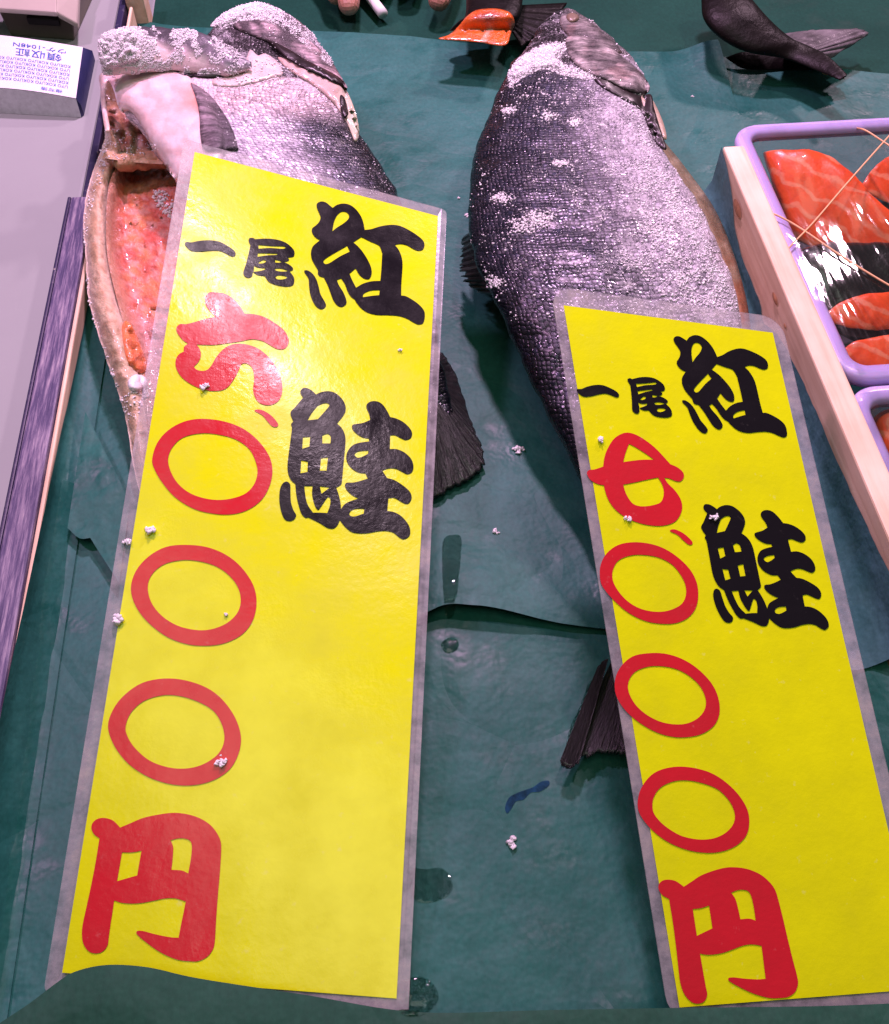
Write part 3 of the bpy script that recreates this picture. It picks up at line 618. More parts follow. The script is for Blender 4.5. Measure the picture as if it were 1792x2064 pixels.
def loft_obj(name, data, mat, parent, colf=None):
    V, Nn, ang, UV = data; n, m = V.shape[:2]
    F = grid_faces(n, m, True)
    VV = list(V.reshape(-1, 3)); b = len(VV); VV += [V[0].mean(0), V[-1].mean(0)]
    F += [(b, (j + 1) % m, j) for j in range(m)] + [(b + 1, (n - 1) * m + j, (n - 1) * m + (j + 1) % m) for j in range(m)]
    cols = None
    if colf is not None:
        cols = np.array([[colf(i / (n - 1), ang[j], V[i, j]) for j in range(m)] for i in range(n)]); cols = cols.reshape(-1, cols.shape[2])
        cols = np.vstack([cols, cols[:1], cols[-1:]]); cols = np.clip(cols, 0.002, 1)
    uvs = np.vstack([UV.reshape(-1, 2), UV[0, :1], UV[-1, :1]])
    o = mesh(name, VV, F, mat, parent, True, cols, uvs)
    bm = bmesh.new(); bm.from_mesh(o.data); bmesh.ops.recalc_face_normals(bm, faces=bm.faces); bm.to_mesh(o.data); bm.free()
    return o
def bvh_of(*objs):
    V, F = [], []
    for o in objs:
        b = len(V); M_ = o.matrix_world if o.parent is None else (Matrix.Translation(o.parent.location) @ o.matrix_parent_inverse)
        V += [v.co.copy() for v in o.data.vertices]; F += [[b + i for i in p.vertices] for p in o.data.polygons]
    return BVHTree.FromPolygons(V, F)
def hit(bvh, x, y):
    d = Vector(ray(x, y)).normalized(); h = bvh.ray_cast(Vector(C0), d)
    if h[0] is None: return None
    nn = h[1]
    if nn.dot(d) > 0: nn = -nn
    return np.array(h[0]), np.array(nn)
def puff(name, pts, bvh, h, mat, parent, colf=None, edge=0.0004, width=14, step=7, zfall=0.04, rough=0.0, sub=4, seed=0):
    """a pad lying on whatever bvh holds, outline given as seen, thickness h inside, edge at its border"""
    L = smooth_loop(pts, sub); xs = [p[0] for p in L]; ys = [p[1] for p in L]
    inner = [(x + random.uniform(-1, 1), y + random.uniform(-1, 1)) for x in np.arange(min(xs), max(xs), step) for y in np.arange(min(ys), max(ys), step)]
    inner = [p for p in inner if dist_to_loop(p, L) > step * 0.45]
    V, T = tri_poly([L], inner); W = []; B = []; cols = []
    fall = 0
    hits = [hit(bvh, x, y) for x, y in V]; zs = [q[0][2] for q in hits if q is not None]; zdef = np.mean(zs) if zs else zfall
    for (x, y), q in zip(V, hits):
        if q is None:
            p = at(x, y, zdef * 0.9); nn = -ray(x, y); nn /= np.linalg.norm(nn)
        else: p, nn = q
        vd = -ray(x, y); vd /= np.linalg.norm(vd)
        d = min(1, dist_to_loop((x, y), L) / width); e = edge + (h - edge) * math.sqrt(max(0, 1 - (1 - d) ** 2))
        if rough: e = max(0.0, e + rough * (fbm(x * 0.12, y * 0.12, seed) + 0.7 * fbm(x * 0.37, y * 0.37, seed + 3)) * d)
        W.append(p + (nn * 0.35 + vd * 0.65) * e); B.append(p - vd * 0.001)
        if colf: cols.append(np.clip(colf(x, y), 0.002, 1))
    n = len(L); nv = len(W)
    F = list(T) + [(i, (i + 1) % n, nv + (i + 1) % n, nv + i) for i in range(n)]
    o = mesh(name, W + B[:n], F, mat, parent, True, (np.array(cols + cols[:n]) if colf else None), [(p[0] * 0.01, p[1] * 0.01) for p in list(V) + list(V[:n])])
    bm = bmesh.new(); bm.from_mesh(o.data); bmesh.ops.recalc_face_normals(bm, faces=bm.faces)
    fz = sum(f.normal.dot(Vector(-FWD)) * f.calc_area() for f in bm.faces)
    if fz < 0: bmesh.ops.reverse_faces(bm, faces=bm.faces)
    bm.to_mesh(o.data); bm.free(); return o
# salt
bm = bmesh.new(); bmesh.ops.create_cube(bm, size=1.5); bmesh.ops.triangulate(bm, faces=bm.faces); ICOV = np.array([v.co[:] for v in bm.verts]); ICOF = np.array([[v.index for v in f.verts] for f in bm.faces]); bm.free()
def crystals(name, pts, sizes, parent, mat=None):
    pts = np.asarray(pts); k = len(pts); nv = len(ICOV)
    V = np.repeat(ICOV[None], k, 0) + rng.uniform(-0.38, 0.38, (k, nv, 3))
    V *= rng.uniform(0.5, 1.2, (k, 1, 3))
    q = rng.normal(size=(k, 4)); q /= np.linalg.norm(q, axis=1, keepdims=True); w, x, y, z = q.T
    Rm = np.stack([1 - 2 * (y * y + z * z), 2 * (x * y - z * w), 2 * (x * z + y * w), 2 * (x * y + z * w), 1 - 2 * (x * x + z * z), 2 * (y * z - x * w), 2 * (x * z - y * w), 2 * (y * z + x * w), 1 - 2 * (x * x + y * y)], 1).reshape(k, 3, 3)
    V = np.einsum('kij,knj->kni', Rm, V) * np.asarray(sizes)[:, None, None] + pts[:, None]
    F = (ICOF[None] + (np.arange(k) * nv)[:, None, None]).reshape(-1, 3)
    me = bpy.data.meshes.new(name); me.vertices.add(k * nv); me.vertices.foreach_set('co', V.ravel())
    nf = len(F); me.loops.add(nf * 3); me.loops.foreach_set('vertex_index', F.ravel().astype(np.int32))
    me.polygons.add(nf); me.polygons.foreach_set('loop_start', np.arange(0, nf * 3, 3, dtype=np.int32)); me.update(calc_edges=True); me.validate()
    me.materials.append(mat or M['salt'])
    o = bpy.data.objects.new(name, me); COL.objects.link(o); o['kind'] = 'stuff'
    if parent: o.parent = parent; o.matrix_parent_inverse = Matrix.Translation(parent.location).inverted()
    return o
def crust(pts, bvh, h, parent, seed=0, rough=0.0022, step=4):
    o = puff('salt_crust', pts, bvh, h, M['salt'], parent, None, edge=0.0003, width=9, step=step, rough=rough, sub=6, seed=seed); o['kind'] = 'stuff'
    return o
def scatter(bvh, region, dens, count, smin, smax, lift=0.4):
    """salt dropped on what is seen inside the outline `region`; dens(x,y) in 0..1"""
    xs = [p[0] for p in region]; ys = [p[1] for p in region]; P_, S_ = [], []; tries = 0
    def inside(x, y):
        c = False; n = len(region)
        for i in range(n):
            x1, y1 = region[i][:2]; x2, y2 = region[(i + 1) % n][:2]
            if (y1 > y) != (y2 > y) and x < (x2 - x1) * (y - y1) / (y2 - y1) + x1: c = not c
        return c
    while len(P_) < count and tries < count * 40:
        tries += 1; x = random.uniform(min(xs), max(xs)); y = random.uniform(min(ys), max(ys))
        if not inside(x, y): continue
        d = dens(x, y)
        if random.random() > d: continue
        q = hit(bvh, x, y)
        if q is None: continue
        s = smin + (smax - smin) * random.random() ** 2.2
        P_.append(q[0] + q[1] * s * lift); S_.append(s)
    return P_, S_
def nz(x, y, s, seed): return 0.5 + 0.5 * fbm(x * s, y * s, seed)
def clump(x, y, s, seed, lo, hi): return float(sm(lo, hi, nz(x, y, s, seed)))

# ------------------------------------------------------------------ right salmon
fishR = thing('whole_salmon', 'dark scaled whole salmon crusted with salt under the smaller card', 'fish', tuple(at(1230, 600, 0)))
stR = [(1128, 20, 1150, 16, .050, .6), (1092, 50, 1198, 46, .050, .7), (1058, 98, 1252, 92, .052, .68), (1020, 152, 1296, 150, .053, .64), (985, 232, 1302, 235, .053, .60),
       (957, 322, 1342, 312, .053, .56), (945, 420, 1402, 405, .052, .52), (956, 515, 1450, 505, .050, .50), (988, 590, 1486, 600, .047, .48), (1032, 680, 1498, 690, .043, .48),
       (1080, 790, 1480, 800, .037, .48), (1142, 910, 1450, 920, .030, .48), (1200, 1050, 1420, 1060, .022, .5), (1245, 1180, 1390, 1190, .014, .5), (1270, 1290, 1370, 1295, .009, .4)]
def dispR(t, a, p): return 0.0016 * fbm(p[0] * 38, p[1] * 38, 3) + 0.0006 * fbm(p[0] * 130, p[1] * 130, 7)
dR = loft(stR, 210, 150, dispR)
ANG = dR[2]
def colR(t, a, p):
    f = a / math.pi if a <= math.pi else (2 * math.pi - a) / math.pi          # 0 back (left) .. 1 belly (right)
    w = 0.06 * fbm(p[0] * 30, p[1] * 30, 11)
    back = np.array([0.006, 0.007, 0.014]); mid = np.array([0.030, 0.033, 0.052]); sil = np.array([0.36, 0.33, 0.38]); pale = np.array([0.55, 0.52, 0.50])
    c = mixc(back, mid, sm(0.10, 0.48, f + w)); c = mixc(c, sil, sm(0.46, 0.82, f + w)); c = mixc(c, pale, sm(0.84, 0.97, f))
    film = sm(0.40, 0.78, f + 0.14 * fbm(p[0] * 45, p[1] * 45, 77)) * (0.35 + 0.65 * sm(-0.3, 0.25, fbm(p[0] * 95, p[1] * 95, 71))); c = mixc(c, (0.46, 0.44, 0.48), 0.6 * film)
    head = 1 - sm(0.17, 0.21, t + 0.02 * (f - .5)); hc = mixc((0.016, 0.013, 0.016), (0.16, 0.14, 0.13), sm(0.35, 0.8, f + 2 * w))
    fr = 0.0 + 0.54 * sm(0.38, 0.86, f + 0.16 * fbm(p[0] * 30, p[1] * 30, 83)) + 0.34 * fbm(p[0] * 55, p[1] * 55, 87)
    fr = mixc(fr, 0.35 + 0.3 * fbm(p[0] * 60, p[1] * 60, 89), head)
    return np.append(mixc(c, hc, head), np.clip(fr, 0, 1))
bodyR = loft_obj('body', dR, M['skin_scaled'], fishR, colR)
bvR = bvh_of(bodyR)
# inner belly strip (far flap of the opened belly) seen along the right edge
bfl = [(1296, 205), (1312, 250), (1345, 292), (1382, 338), (1440, 420), (1480, 515), (1506, 610), (1516, 690)]
bfi = [(1290, 212), (1300, 262), (1322, 310), (1345, 352), (1395, 430), (1440, 525), (1476, 620), (1496, 700)]
def strip(name, outer, inner, z0, z1, mat, parent, colf, n=60, m=14, under=0.03):
    O = cr(outer, n); I = cr(inner, n); V = []; cols = []
    for i in range(n):
        for j in range(m):
            f = j / (m - 1); x, y = O[i] * (1 - f) + (I[i] + (I[i] - O[i]) * 1.2) * f
            z = z0 + (z1 - z0) * math.sin(math.pi * min(1, f * 1.1 + 0.12)) + 0.0012 * fbm(x * 0.05, y * 0.05, 4)
            V.append(at(x, y, z)); cols.append(colf(i / (n - 1), f))
    for i in range(n):     # skirt down to the paper under the outer edge
        p = at(O[i][0], O[i][1], z0); V.append(np.array([p[0] - 0.004, p[1], 0.003])); cols.append(colf(i / (n - 1), 0))
    F = grid_faces(n, m) + [(i * m, (i + 1) * m, n * m + i + 1, n * m + i) for i in range(n - 1)]
    return mesh(name, V, F, mat, parent, True, np.clip(np.array(cols), .002, 1))
def bcol(t, f):
    a = mixc((0.20, 0.15, 0.08), (0.34, 0.12, 0.05), sm(0.55, 0.95, t)); return mixc(a, (0.34, 0.27, 0.17), sm(-0.2, 0.5, fbm(t * 22, f * 3, 2)))
strip('belly_flap', bfl, bfi, 0.018, 0.030, M['rim_flesh'], fishR, bcol)
# gill cover, gill slit, cheek, eye, mouth
def gcol(x, y):
    v = nz(x, y, 0.03, 4); v2 = nz(x * 0.35 + y * 0.2, y * 0.6 - x * 0.33, 0.06, 8)
    c = mixc((0.10, 0.09, 0.09), (0.44, 0.42, 0.40), sm(0.3, 0.75, v2)); return mixc(c, (0.50, 0.32, 0.29), 0.35 * sm(0.55, 0.8, v))
puff('gill_slit', [(1196, 140), (1240, 168), (1285, 192), (1312, 190), (1318, 215), (1332, 262), (1344, 300), (1328, 296), (1308, 262), (1290, 222), (1240, 192), (1200, 165)], bvR, 0.0012, M['gap_shade'], fishR, edge=0.0004)
puff('gill_cover', [(1142, 78), (1172, 72), (1222, 92), (1262, 122), (1296, 152), (1310, 176), (1300, 190), (1268, 184), (1226, 164), (1190, 150), (1158, 128), (1144, 104)], bvR, 0.0036, M['operculum'], fishR, gcol, edge=0.0016, width=26, rough=0.0006, step=5)
puff('cheek', [(1128, 40), (1150, 26), (1190, 44), (1236, 84), (1254, 108), (1220, 96), (1176, 74), (1144, 72)], bvR, 0.0026, M['operculum'], fishR, lambda x, y: gcol(x, y) * 0.7, edge=0.0006, width=16, rough=0.0006, step=5)
ey = puff('eye', [(1142, 34), (1152, 28), (1164, 33), (1166, 42), (1155, 48), (1144, 44)], bvR, 0.0055, M['head_skin'], fishR, lambda x, y: np.array((0.20, 0.14, 0.10)), edge=0.003, width=7, step=3)
puff('pectoral_flesh', [(1292, 196), (1312, 196), (1336, 244), (1344, 280), (1330, 276), (1310, 250)], bvR, 0.003, M['pale_flesh'], fishR, lambda x, y: np.array((0.46, 0.36, 0.26)), edge=0.001, width=8)
# fins
def fan(name, root, tip, z0, z1, mat, parent, n=26, m=44, ragged=0.05, ridge=0.0007, thick=0.0009, zc=0.0):
    """fin: root polyline -> tip polyline in the picture, resting between heights z0 and z1"""
    Rr = cr(root, m); T = cr(tip, m); V = []; uv = []
    for j in range(m):
        e = 1 + ragged * (random.random() - 0.6)
        for i in range(n):
            f = i / (n - 1) * e; x, y = Rr[j] * (1 - f) + T[j] * f; z = z0 * (1 - f) + z1 * f + zc * math.sin(math.pi * min(f, 1)) + ridge * math.sin(j * 1.9) * (0.4 + f)
            V.append(at(x, y, max(z, 0.0035))); uv.append((j / (m - 1), f))
    o = mesh(name, V, grid_faces(m, n), mat, parent, True, None, uv)
    s = o.modifiers.new('thickness', 'SOLIDIFY'); s.thickness = thick; s.offset = -1
    return o
fan('dorsal_fin', [(968, 452), (985, 500), (1010, 560), (1030, 600)], [(932, 478), (930, 520), (934, 560), (962, 590)], 0.052, 0.030, M['fin'], fishR, 16, 40, 0.22, 0.0008)
fan('tail_fin', [(1262, 1270), (1290, 1285), (1330, 1285), (1372, 1270)], [(1132, 1545), (1210, 1518), (1300, 1520), (1440, 1500)], 0.010, 0.0065, M['fin'], fishR, 30, 70, 0.05, 0.00012)
fan('tail_fin_edge', [(1225, 1330), (1214, 1335), (1205, 1345)], [(1164, 1540), (1148, 1552), (1128, 1540)], 0.0115, 0.0080, M['fin'], fishR, 24, 10, 0.04, 0.0001, 0.0015)
# salt
regR = [(1128, 14), (1200, 44), (1262, 96), (1308, 165), (1300, 215), (1345, 310), (1405, 405), (1455, 505), (1495, 610), (1495, 660), (1110, 640), (1030, 660), (985, 580), (950, 500), (945, 420), (960, 320), (990, 225), (1030, 140), (1090, 55)]
def edge_frac(x, y):
    yy = [20, 100, 150, 235, 320, 420, 515, 600, 680]; L = np.interp(y, yy, [1128, 1056, 1020, 985, 957, 945, 956, 988, 1032]); Rr = np.interp(y, yy, [1160, 1255, 1300, 1302, 1345, 1405, 1452, 1490, 1500]); return (x - L) / (Rr - L)
def densR(x, y):
    f = edge_frac(x, y); d = 0.10 + 0.9 * clump(x, y, 0.022, 21, 0.52, 0.72)
    d *= (0.10 + 0.9 * float(sm(0.35, 0.85, f + 0.12 * fbm(x * .02, y * .02, 5)))) * (0.35 + 0.65 * float(sm(200, 420, y)))
    if y < 230: d = 0.30 * clump(x, y, 0.05, 2, 0.42, 0.6)
    return d
Pp, Ss = scatter(bvR, regR, densR, 4200, 0.00016, 0.00070, 0.3)
band = [(1022, 150), (1040, 122), (1075, 98), (1110, 86), (1142, 86), (1146, 96), (1128, 118), (1134, 128), (1150, 134), (1172, 140), (1198, 152), (1210, 160), (1180, 162), (1130, 152), (1100, 140), (1070, 148), (1046, 164), (1028, 180)]
bandc = [(1026, 150), (1042, 124), (1078, 100), (1112, 90), (1138, 90), (1120, 116), (1126, 132), (1140, 142), (1108, 136), (1074, 142), (1048, 158)]
cb = crust(bandc, bvR, 0.0035, fishR, 5)
bvRc = bvh_of(bodyR, cb)
q = scatter(bvRc, band, lambda x, y: 1, 4000, 0.00016, 0.0007, 0.6); Pp += q[0]; Ss += q[1]
side = [(1322, 340), (1345, 352), (1395, 430), (1440, 525), (1485, 620), (1440, 640), (1320, 640), (1340, 560), (1290, 450), (1270, 350), (1290, 330)]
q = scatter(bvR, side, lambda x, y: 0.10 + 0.9 * clump(x, y, 0.03, 31, 0.45, 0.66), 1900, 0.0002, 0.0008, 0.4); Pp += q[0]; Ss += q[1]
bel = [(1290, 215), (1310, 260), (1345, 340), (1395, 425), (1445, 520), (1492, 615), (1480, 640), (1420, 545), (1365, 445), (1310, 340), (1280, 260), (1240, 190)]
q = scatter(bvR, bel, lambda x, y: 1, 1300, 0.0002, 0.0007, 0.3); Pp += q[0]; Ss += q[1]
spots = [(1010, 400, 14), (1060, 455, 22), (1090, 440, 20), (1000, 570, 12), (1130, 330, 10), (1105, 235, 12), (1160, 245, 12), (1025, 225, 10)]
for (sx, sy, rr) in spots:
    for _ in range(int(rr * 9)):
        q1 = hit(bvR, random.gauss(sx, rr * 0.8), random.gauss(sy, rr * 0.4))
        if q1: s = random.uniform(0.0002, 0.0008); Pp.append(q1[0] + q1[1] * s * 0.5); Ss.append(s)
crystals('salt_crust', Pp, Ss, fishR)

# ------------------------------------------------------------------ left salmon
fishL = thing('whole_salmon', 'opened silver whole salmon with red belly cavity under the larger card', 'fish', tuple(at(450, 500, 0)))
stL = [(492, 14, 540, 8, .070, .6), (446, 34, 588, 34, .068, .62), (420, 66, 640, 82, .064, .55), (350, 112, 676, 138, .060, .50), (236, 162, 700, 192, .058, .42), (256, 232, 720, 256, .056, .42),
       (302, 290, 764, 330, .053, .44), (352, 362, 804, 398, .050, .44), (425, 480, 846, 500, .044, .44), (525, 620, 872, 620, .036, .44), (670, 740, 888, 728, .026, .45), (800, 835, 905, 795, .015, .45), (850, 880, 915, 830, .011, .4)]
def dispL(t, a, p): return 0.0018 * fbm(p[0] * 34, p[1] * 34, 13) + 0.0006 * fbm(p[0] * 140, p[1] * 140, 17)
dL = loft(stL, 200, 150, dispL)
def colL(t, a, p):
    f = a / math.pi if a <= math.pi else (2 * math.pi - a) / math.pi          # 0 belly (left) .. 1 back (right)
    w = 0.07 * fbm(p[0] * 26, p[1] * 26, 19)
    pale = np.array([0.70, 0.60, 0.62]); sil = np.array([0.66, 0.63, 0.68]); mid = np.array([0.055, 0.060, 0.080]); back = np.array([0.008, 0.010, 0.016])
    c = mixc(pale, sil, sm(0.30, 0.45, f + w)); c = mixc(c, mid, sm(0.50, 0.70, f + w)); c = mixc(c, back, sm(0.70, 0.86, f + w))
    hc = mixc((0.06, 0.05, 0.055), (0.02, 0.018, 0.02), sm(0.2, 0.6, f + w)); hc = mixc(hc, (0.17, 0.14, 0.15), sm(0.70, 0.95, f + w))
    col = mixc((0.68, 0.55, 0.54), (0.44, 0.38, 0.38), sm(0.5, 0.9, f))       # raw collar behind the gill
    tt = t + 0.015 * (f - 0.5) + 0.004 * fbm(f * 12, 0, 3)
    c = mixc(col, c, sm(0.36, 0.43, tt + 0.02 * w))
    fr = 0.10 + 0.35 * fbm(p[0] * 45, p[1] * 45, 87) + 0.35 * sm(0.45, 0.30, t) + 0.25 * sm(0.6, 0.3, f); fr = mixc(0.30 + 0.4 * fbm(p[0] * 60, p[1] * 60, 89), fr, sm(0.285, 0.30, tt))
    return np.append(mixc(hc, c, sm(0.285, 0.30, tt)), np.clip(fr, 0, 0.9))
bodyL = loft_obj('body', dL, M['skin_scaled'], fishL, colL)
bvL = bvh_of(bodyL)
# smooth pale throat and pectoral region over the left of the body
def thr(x, y):
    c = mixc((0.70, 0.52, 0.50), (0.80, 0.66, 0.66), sm(0.35, 0.7, nz(x, y, 0.03, 9)))
    r = math.exp(-(((x - 398) / 26) ** 2 + ((y - 205) / 34) ** 2)); c = mixc(c, (0.72, 0.26, 0.18), 0.75 * r)
    return mixc(c, (0.60, 0.38, 0.24), 0.45 * sm(280, 245, x) * sm(210, 260, y))
puff('throat', [(204, 148), (262, 146), (330, 140), (372, 148), (392, 168), (420, 205), (442, 250), (452, 300), (430, 360), (372, 372), (350, 358), (322, 315), (292, 264), (276, 238), (262, 224), (248, 226), (238, 214), (231, 188), (223, 168), (215, 168), (213, 200), (217, 232), (222, 262), (213, 266), (205, 220), (202, 180)], bvL, 0.006, M['pale_flesh'], fishL, thr, edge=0.0015, width=30, zfall=0.05, step=5)
bvL2 = bvh_of(bodyL, fishL.children[-1])
def fcol(x, y): return mixc((0.16, 0.13, 0.15), (0.05, 0.045, 0.055), sm(400, 470, x + 0.2 * (y - 230)))
puff('pectoral_fin', [(384, 168, 1), (405, 178), (430, 200), (455, 235), (472, 270), (481, 302, 1), (440, 305), (412, 302), (404, 270), (402, 230), (394, 195)], bvL2, 0.0020, M['operculum'], fishL, lambda x, y: fcol(x, y) * 1.4, edge=0.0014, width=10)
# dark pad painting the shaded gap under the jaw, raw collar scraps
puff('gill_slit', [(348, 140), (390, 142), (440, 140), (492, 122), (512, 126), (494, 146), (452, 156), (410, 158), (372, 152)], bvL2, 0.0016, M['gap_shade'], fishL, edge=0.0004, width=8)
def collar(x, y): return mixc((0.66, 0.48, 0.42), (0.52, 0.42, 0.36), nz(x, y, 0.06, 14))
puff('collar_flesh', [(496, 118), (505, 100), (520, 112), (535, 108), (560, 126), (570, 150), (545, 158), (512, 168), (470, 176), (430, 172), (432, 158), (470, 150)], bvL2, 0.0014, M['pale_flesh'], fishL, lambda x, y: mixc((0.72, 0.60, 0.58), (0.60, 0.48, 0.44), nz(x, y, 0.06, 14)), edge=0.0002, width=16, rough=0.0014)
puff('collar_flesh', [(560, 116), (600, 128), (650, 148), (690, 172), (712, 212), (724, 262), (716, 286), (700, 250), (672, 208), (630, 172), (585, 144)], bvL2, 0.0024, M['pale_flesh'], fishL, lambda x, y: mixc((0.56, 0.40, 0.36), (0.52, 0.50, 0.36), sm(660, 710, x)), edge=0.001, width=9, rough=0.002)
puff('gill_slit', [(540, 84), (580, 102), (620, 126), (660, 146), (690, 166), (700, 182), (690, 178), (650, 158), (610, 140), (575, 118)], bvL2, 0.0045, M['gap_shade'], fishL, edge=0.004, width=6)
puff('gill_hole', [(684, 196), (692, 200), (700, 232), (694, 240), (686, 224)], bvL2, 0.0045, M['gap_shade'], fishL, edge=0.004, width=5, step=4)
def hcol(x, y): 
    s = nz(x * 0.5 - y * 0.5, x * .2 + y * 0.2, 0.08, 6); c = mixc((0.025, 0.02, 0.022), (0.22, 0.18, 0.19), sm(0.35, 0.75, s)); return mixc(c, (0.34, 0.26, 0.27), 0.5 * sm(620, 690, x))
puff('gill_cover', [(470, 52), (500, 40), (545, 40), (590, 58), (630, 88), (664, 124), (692, 162), (700, 178), (672, 160), (634, 140), (590, 112), (548, 88), (505, 72)], bvL2, 0.0034, M['operculum'], fishL, lambda x, y: hcol(x, y) * 1.8, edge=0.0010, width=22, rough=0.0008, step=5)
# lower jaw and near gill cover: lobe thrown out to the left
stJ = [(198, 100, 202, 112, .084, .8), (204, 70, 212, 154, .084, .62), (250, 58, 262, 152, .084, .6), (322, 55, 332, 143, .083, .55), (400, 64, 408, 149, .082, .5), (458, 94, 466, 149, .080, .5), (506, 126, 508, 136, .078, .5)]
dJ = loft(stJ, 90, 70, lambda t, a, p: 0.0018 * fbm(p[0] * 50, p[1] * 50, 23), zmin=0.04)
def colJ(t, a, p):
    f = a / math.pi if a <= math.pi else (2 * math.pi - a) / math.pi           # 0 upper edge .. 1 lower edge
    w = 0.15 * fbm(p[0] * 40, p[1] * 40, 29)
    c = mixc((0.05, 0.045, 0.055), (0.74, 0.60, 0.60), sm(0.30, 0.5, f + w + 0.6 * (0.45 - t))); c = mixc(c, (0.17, 0.16, 0.19), 0.8 * sm(0.55, 0.9, t + w) * sm(1.0, 0.7, f))
    return mixc(c, (0.55, 0.36, 0.24), sm(0.90, 0.97, f))
jaw = loft_obj('lower_jaw', dJ, M['head_skin'], fishL, colJ)
# opened belly: lower flap, rim and red inside
outer = [(212, 258), (208, 290), (182, 361), (168, 440), (173, 521), (180, 610), (214, 723), (239, 794), (256, 858), (272, 955), (300, 1050)]
innr  = [(228, 262), (244, 305), (222, 372), (216, 440), (219, 521), (238, 605), (262, 690), (284, 780), (296, 858), (308, 955), (330, 1050)]
n = 130; O = cr(outer, n); I = cr(innr, n); V = []; cols = []; m = 12
for i in range(n):
    t = i / (n - 1)
    for j in range(m):
        f = j / (m - 1); x, y = O[i] * (1 - f) + I[i] * f
        x += 1.6 * fbm(i * 0.35, j * 0.2, 3) * (1 if j < 3 else 0.5)
        z = 0.022 + 0.016 * math.sin(math.pi * (0.12 + 0.70 * f)) + 0.001 * fbm(x * .06, y * .06, 8); z *= (1.0 if t < 0.55 else 1 - 0.72 * (t - 0.55) / 0.45)
        if t < 0.16: z += 0.016 * (1 - t / 0.16)
        V.append(at(x, y, z))
        c = mixc((0.66, 0.50, 0.33), (0.50, 0.33, 0.19), sm(0.4, 0.75, nz(x, y, 0.05, 12))); c = mixc(c, (0.40, 0.22, 0.12), 0.7 * sm(0.55, 0.75, nz(x, y, 0.16, 19))); c = mixc(c, (0.76, 0.60, 0.48), sm(0.25, 0.0, f)); c = mixc(c, (0.74, 0.56, 0.44), 0.8 * sm(0.65, 0.95, f)); cols.append(c)
for i in range(n):
    p = V[i * m]; V.append(np.array([p[0] + 0.006, p[1], 0.002])); cols.append((0.4, 0.36, 0.36))
F = grid_faces(n, m) + [(i * m, n * m + i, n * m + i + 1, (i + 1) * m) for i in range(n - 1)]
mesh('belly_rim', V, F, M['rim_flesh'], fishL, True, np.clip(np.array(cols), .002, 1))
# red lining: from the rim's inner edge down to the floor and across under the card
V = []; cols = []; m = 60; i0 = 16; rows = list(range(i0, n))
for i in rows:
    for j in range(m):
        f = j / (m - 1); x = I[i][0] - 2 + f * 330; y = I[i][1] + f * (30 if I[i][1] < 620 else 10)
        zr = 0.034 if i < n * 0.55 else 0.034 * (1 - 0.72 * (i / n - 0.55) / 0.45)
        z = 0.020 + (zr - 0.020) * float(sm(0.12, 0.0, f)) + 0.008 * float(sm(0.12, 0.5, f)); z = z if i < n * 0.5 else z * (1 - 0.6 * (i / n - 0.5) / 0.5)
        z += (0.0022 * fbm(x * 0.05, y * 0.09, 31) + 0.0010 * fbm(x * 0.14, y * 0.22, 33)) * float(sm(0.0, 0.08, f))
        V.append(at(x, y, max(z, 0.004)))
        k1 = nz(x, y, 0.02, 41); k2 = nz(x, y * 1.8, 0.05, 43)
        c = mixc((0.70, 0.150, 0.110), (0.84, 0.30, 0.14), sm(0.35, 0.7, k1)); c = mixc(c, (0.80, 0.40, 0.35), 0.8 * sm(0.45, 0.7, k2)); c = mixc(c, (0.50, 0.05, 0.04), 0.5 * sm(0.55, 0.75, nz(x, y * 1.6, 0.09, 47)))
        c = mixc(c, (0.56, 0.26, 0.24), sm(620, 665, y)); c = mixc((0.42, 0.20, 0.12), c, sm(325, 400, y - 0.15 * (x - 240)))
        c = mixc((0.50, 0.26, 0.17), c, sm(0.03, 0.11, f)); cols.append(c)
mesh('belly_cavity', V, grid_faces(len(rows), m), M['raw_flesh'], fishL, True, np.clip(np.array(cols), .002, 1))
# brown throat pocket above the red cavity, with the ridge of flesh between them
V = []; cols = []; nn_, mm = 40, 40
for i in range(nn_):
    v = i / (nn_ - 1)
    for j in range(mm):
        f = j / (mm - 1); x = 205 + f * 170 + 10 * math.sin(v * 3); y = 160 + v * (158 + 12 * math.sin(math.pi * f)) + 14 * f - 8 * math.sin(f * 3)
        z = 0.032 + 0.006 * float(sm(0.25, 0, f)) + 0.010 * float(sm(0.80, 1.0, v)) + 0.0035 * fbm(x * .05, y * .06, 51) - 0.010 * float(sm(0.25, 0.7, f)) * float(sm(0.95, 0.6, v))
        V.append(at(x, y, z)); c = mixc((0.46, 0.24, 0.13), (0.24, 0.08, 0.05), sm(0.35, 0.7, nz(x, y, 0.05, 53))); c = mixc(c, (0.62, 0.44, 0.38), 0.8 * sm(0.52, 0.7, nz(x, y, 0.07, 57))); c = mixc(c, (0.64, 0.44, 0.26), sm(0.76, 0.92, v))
        cols.append(mixc(c, (0.10, 0.045, 0.02), sm(0.42, 0.25, v) * sm(0.5, 0.2, f)))  # shade of the throat hole put into the colour, upper left
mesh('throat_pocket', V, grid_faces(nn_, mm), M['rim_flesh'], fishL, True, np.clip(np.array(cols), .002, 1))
V = []; cols = []; ridge = cr([(212, 318), (240, 327), (275, 327), (310, 322), (350, 326), (380, 336)], 40); R2 = 12
